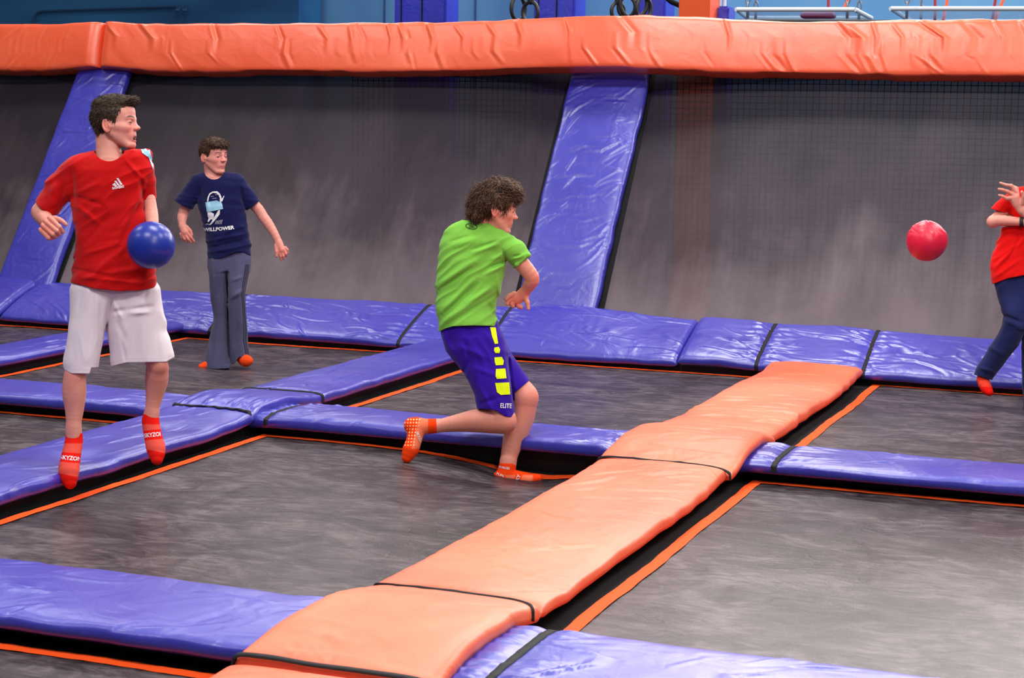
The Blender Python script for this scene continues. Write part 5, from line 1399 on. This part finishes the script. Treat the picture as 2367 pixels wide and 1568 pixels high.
# ------------------------------------------------------------------ the boy at the right edge
def edge_boy():
    P = Person(11.0, (2372, 985, 0), 'person in a red T-shirt and blue jeans dodging at the right edge')
    H = 88.0; g = G(o=(2404, 430, 0), R=frame_from_yaw(math.radians(-35), .05, 0), s=H)
    body = head_prims(g, mouth=0)
    body += [rc((2402, 412, 10), (2398, 445, 8), 20, 22, 8), loft([(440, 2345, 2440, 6, 16), (480, 2330, 2446, 4, 26), (560, 2315, 2430, 4, 28), (640, 2318, 2420, 4, 27), (680, 2322, 2418, 4, 25)], 10)]
    # near arm: upper arm down-left, forearm level to the right with a wristband
    body += chain([(2345, 462, 4, 17), (2318, 492, -6, 14), (2298, 510, -14, 13.5), (2294, 513, -18, 12.5)], 6)
    body += chain([(2294, 513, -18, 12.5), (2310, 510, -26, 13), (2335, 511, -34, 11), (2362, 513, -42, 9.5), (2382, 514, -46, 9)], 6)
    body += [rc((2388, 514, -48), (2400, 512, -50), 10, 11, 4)]
    for q in (-9, -3, 3, 9): body += chain([(2400, 513+q, -50, 4.5), (2412, 513+q*1.2, -54, 3.9), (2420, 514+q*1.2, -50, 3.4)], 1)
    body += chain([(2392, 506, -52, 4.5), (2402, 496, -56, 3.8)], 2)
    # far arm: raised hand in front of the shoulder
    body += chain([(2440, 470, 0, 17), (2436, 520, -18, 14), (2410, 525, -30, 12.5), (2380, 503, -46, 10), (2364, 490, -50, 9)], 6)
    body += [rc((2358, 482, -52), (2346, 458, -54), 10.5, 13, 6, fl=(1, 1, .75)), rc((2350, 470, -53), (2340, 456, -55), 10, 9, 4, fl=(1, 1, .75))]
    for pts in (((2347, 444, -56), (2338, 430, -60), (2326, 428, -64), (2312, 423, -66)), ((2342, 450, -58), (2329, 443, -62), (2318, 439, -66), (2308.5, 437, -67)),
                ((2338, 458, -58), (2327, 459, -63), (2318, 454, -66), (2309.5, 451.5, -67)), ((2352, 448, -52), (2350, 436, -50), (2341, 431, -50), (2334, 431, -50))):
        body += chain([(*pts[0], 5), (*pts[1], 4.6), (*pts[2], 3.7), (*pts[3], 2.9)], 1.4)
    body += chain([(2362, 470, -56, 6), (2366, 455, -62, 4.8), (2362, 444, -66, 3.8)], 2)
    # legs
    body += chain([(2345, 680, 4, 20), (2348, 740, -8, 19), (2334, 778, -6, 17), (2300, 830, 5, 15), (2278, 868, 14, 12)], 8)
    body += chain([(2400, 680, 4, 22), (2388, 790, 4, 17), (2385, 880, 6, 14), (2380, 950, 4, 11)], 8)
    f1 = chain([(2276, 862, 14, 12), (2272, 878, 12, 13), (2280, 898, 2, 12), (2287, 907, -6, 8)], 5)
    f2 = chain([(2380, 950, 4, 11), (2380, 968, 0, 12), (2372, 980, -14, 9)], 5)
    body += f1+f2
    P.add('body', body, (2240, 335, -85), (2470, 1000, 60), 1.35, M['skin'], lambda V: skin_tint(V, g, warm=[(2325, 445, -60, 20, .4)]))
    eyes(P, g)
    hp_ = [el((0, .67, -.08), (.35, .375, .44), 0, g=g), el((0, .84, .1), (.30, .15, .27), .05*H, g=g)]
    poly = [(.50, 1.1), (.48, .76), (.27, .76), (.15, .66), (.05, .46), (-.01, .56), (-.10, .58), (-.16, .5), (-.3, .24), (-.6, .3), (-.6, 1.1)]
    hair(P, g, hp_, poly, (2345, 320, -60), (2465, 435, 60), 1.5, (L3((34, 20, 14)), L3((96, 64, 44))), 700, lambda L: np.tile(np.array([0, -.8, .2]), (len(L), 1)), .1, .01, .016, seed=5)
    sh = [loft([(428, 2372, 2425, 6, 16), (440, 2340, 2448, 6, 26), (480, 2322, 2455, 4, 33), (528, 2317, 2442, 2, 34), (586, 2293, 2436, 2, 34), (614, 2289, 2434, 2, 38), (640, 2292, 2436, 2, 42), (680, 2296, 2438, 2, 44)], 0),
          rc((2430, 455, 6), (2440, 500, 0), 22, 22, 8), rc((2356, 452, 6), (2330, 474, -2), 20, 22, 8), rc((2330, 474, -2), (2305, 494, -8), 22, 20, 3)]
    hem = lambda p: p[..., 1]-np.interp(p[..., 0], [2288, 2299, 2330, 2367, 2440], [658, 656, 644, 637, 640]).astype(np.float32)
    def c1(p): n = np.array([-.28, .96, 0]); return np.where((p[..., 0] < 2342) & (p[..., 1] < 525), (p-np.array([2305, 487, 0], np.float32))@n.astype(np.float32), -9)
    def neck(p):
        q = (p-np.array([2400, 430, 4], np.float32))/np.array([22, 20, 36], np.float32); return -(np.sqrt((q**2).sum(-1))-1)*20
    def fold(d, p): return creases(folds(d, p, 1.5, .02, .06, -.7, 21.), p, [(2300, 620, 2360, 560, 5, 3), (2330, 600, 2365, 540, 4, -3), (2300, 640, 2360, 600, 5, 3), (2320, 480, 2345, 520, 4, -4)])
    P.add('t_shirt', sh, (2275, 420, -55), (2470, 680, 60), 1.4, M['cloth'], lambda V: np.tile(L3((222, 10, 10)), (len(V), 1)), shell(3.4, [hem, c1, neck], fold), slack=7)
    pr = [loft([(630, 2300, 2374, 2, 34), (657, 2300, 2374, 2, 34), (707, 2313, 2385, -2, 32), (735, 2318, 2385, -6, 30), (760, 2316, 2378, -8, 28)], 0),
          loft([(630, 2372, 2434, 4, 34), (700, 2372, 2430, 4, 32), (771, 2361, 2415, 4, 26), (900, 2363, 2408, 4, 22), (975, 2365, 2406, 4, 22)], 6)]
    pr += [loft([(630, 2302, 2434, 2, 33), (657, 2301, 2434, 2, 34), (700, 2312, 2430, 2, 32)], 5)]
    pr += chain([(2348, 748, -8, 29), (2332, 782, -6, 27), (2300, 828, 4, 25), (2276, 862, 10, 22), (2270, 880, 12, 22)], 6)
    def cutp(p):
        n = np.array([-.30, .95, 0]); q = (p-np.array([2276, 874, 0], np.float32))@n.astype(np.float32)
        return np.where(p[..., 0] < 2340, q, p[..., 1]-966)
    def fp(d, p): return creases(folds(d, p, 1.8, .04, .02, .6, 25.), p, [(2318, 728, 2360, 745, 4, -5), (2320, 740, 2358, 758, 5, 3), (2262, 850, 2300, 862, 4, 3), (2280, 800, 2320, 820, 5, 2.5)])
    def cj(V):
        n = vnoise(V*.03)+.6*vnoise(V*np.array([.5, .5, .5])); c = np.tile(L3((28, 34, 82)), (len(V), 1))
        return c*(1+.28*n[:, None])+(np.exp(-((V[:, 0]-2335)/22)**2-((V[:, 1]-700)/30)**2))[:, None]*L3((50, 60, 110))*.4
    P.add('jeans', pr, (2238, 625, -60), (2445, 985, 60), 1.35, M['cloth'], cj, shell(3.4, [cutp, lambda p: 634-p[..., 1]], fp), slack=7)
    for fe, v0 in ((f1, 858), (f2, 950)):
        ps = [Prim(q.kind, (q.args[0], q.args[1], q.args[2]+1.3, q.args[3]+1.3, q.args[4]), q.k) for q in fe]
        P.add('sock', ps, (2250, v0-6, -35), (2400, v0+66, 40), 1.3, M['sock'], lambda V: mixc(np.tile(L3((244, 70, 48)), (len(V), 1)), L3((244, 26, 16)), sstep(V[:, 1], 893, 896)), lambda d, p: smax(d, v0-p[..., 1], 1))
    wb = [rc((2361, 513, -42), (2366, 513, -43.5), 12.2, 12.2, 0)]
    P.add('wristband', wb, (2345, 495, -62), (2385, 535, -20), 1.0, mat('black_wristband', (.01, .01, .012), .7), None,
          lambda d, p: np.maximum(np.maximum(d, np.abs(p[..., 0]-2361)-4.2), -(np.sqrt((p[..., 1]-513)**2+(p[..., 2]+42)**2)-9)))

red_boy()
ball_mesh('ball', 7.835, 349, 567, 55, (26, 48, 150), 'blue rubber ball held against the hip of the red shirt boy', .32)
navy_boy()
green_boy()
edge_boy()
ball_mesh('ball', 9.6, 2142.5, 557, 47, (222, 26, 62), 'crimson rubber ball flying through the air toward the boy at the right edge', .38, crumple=.016)
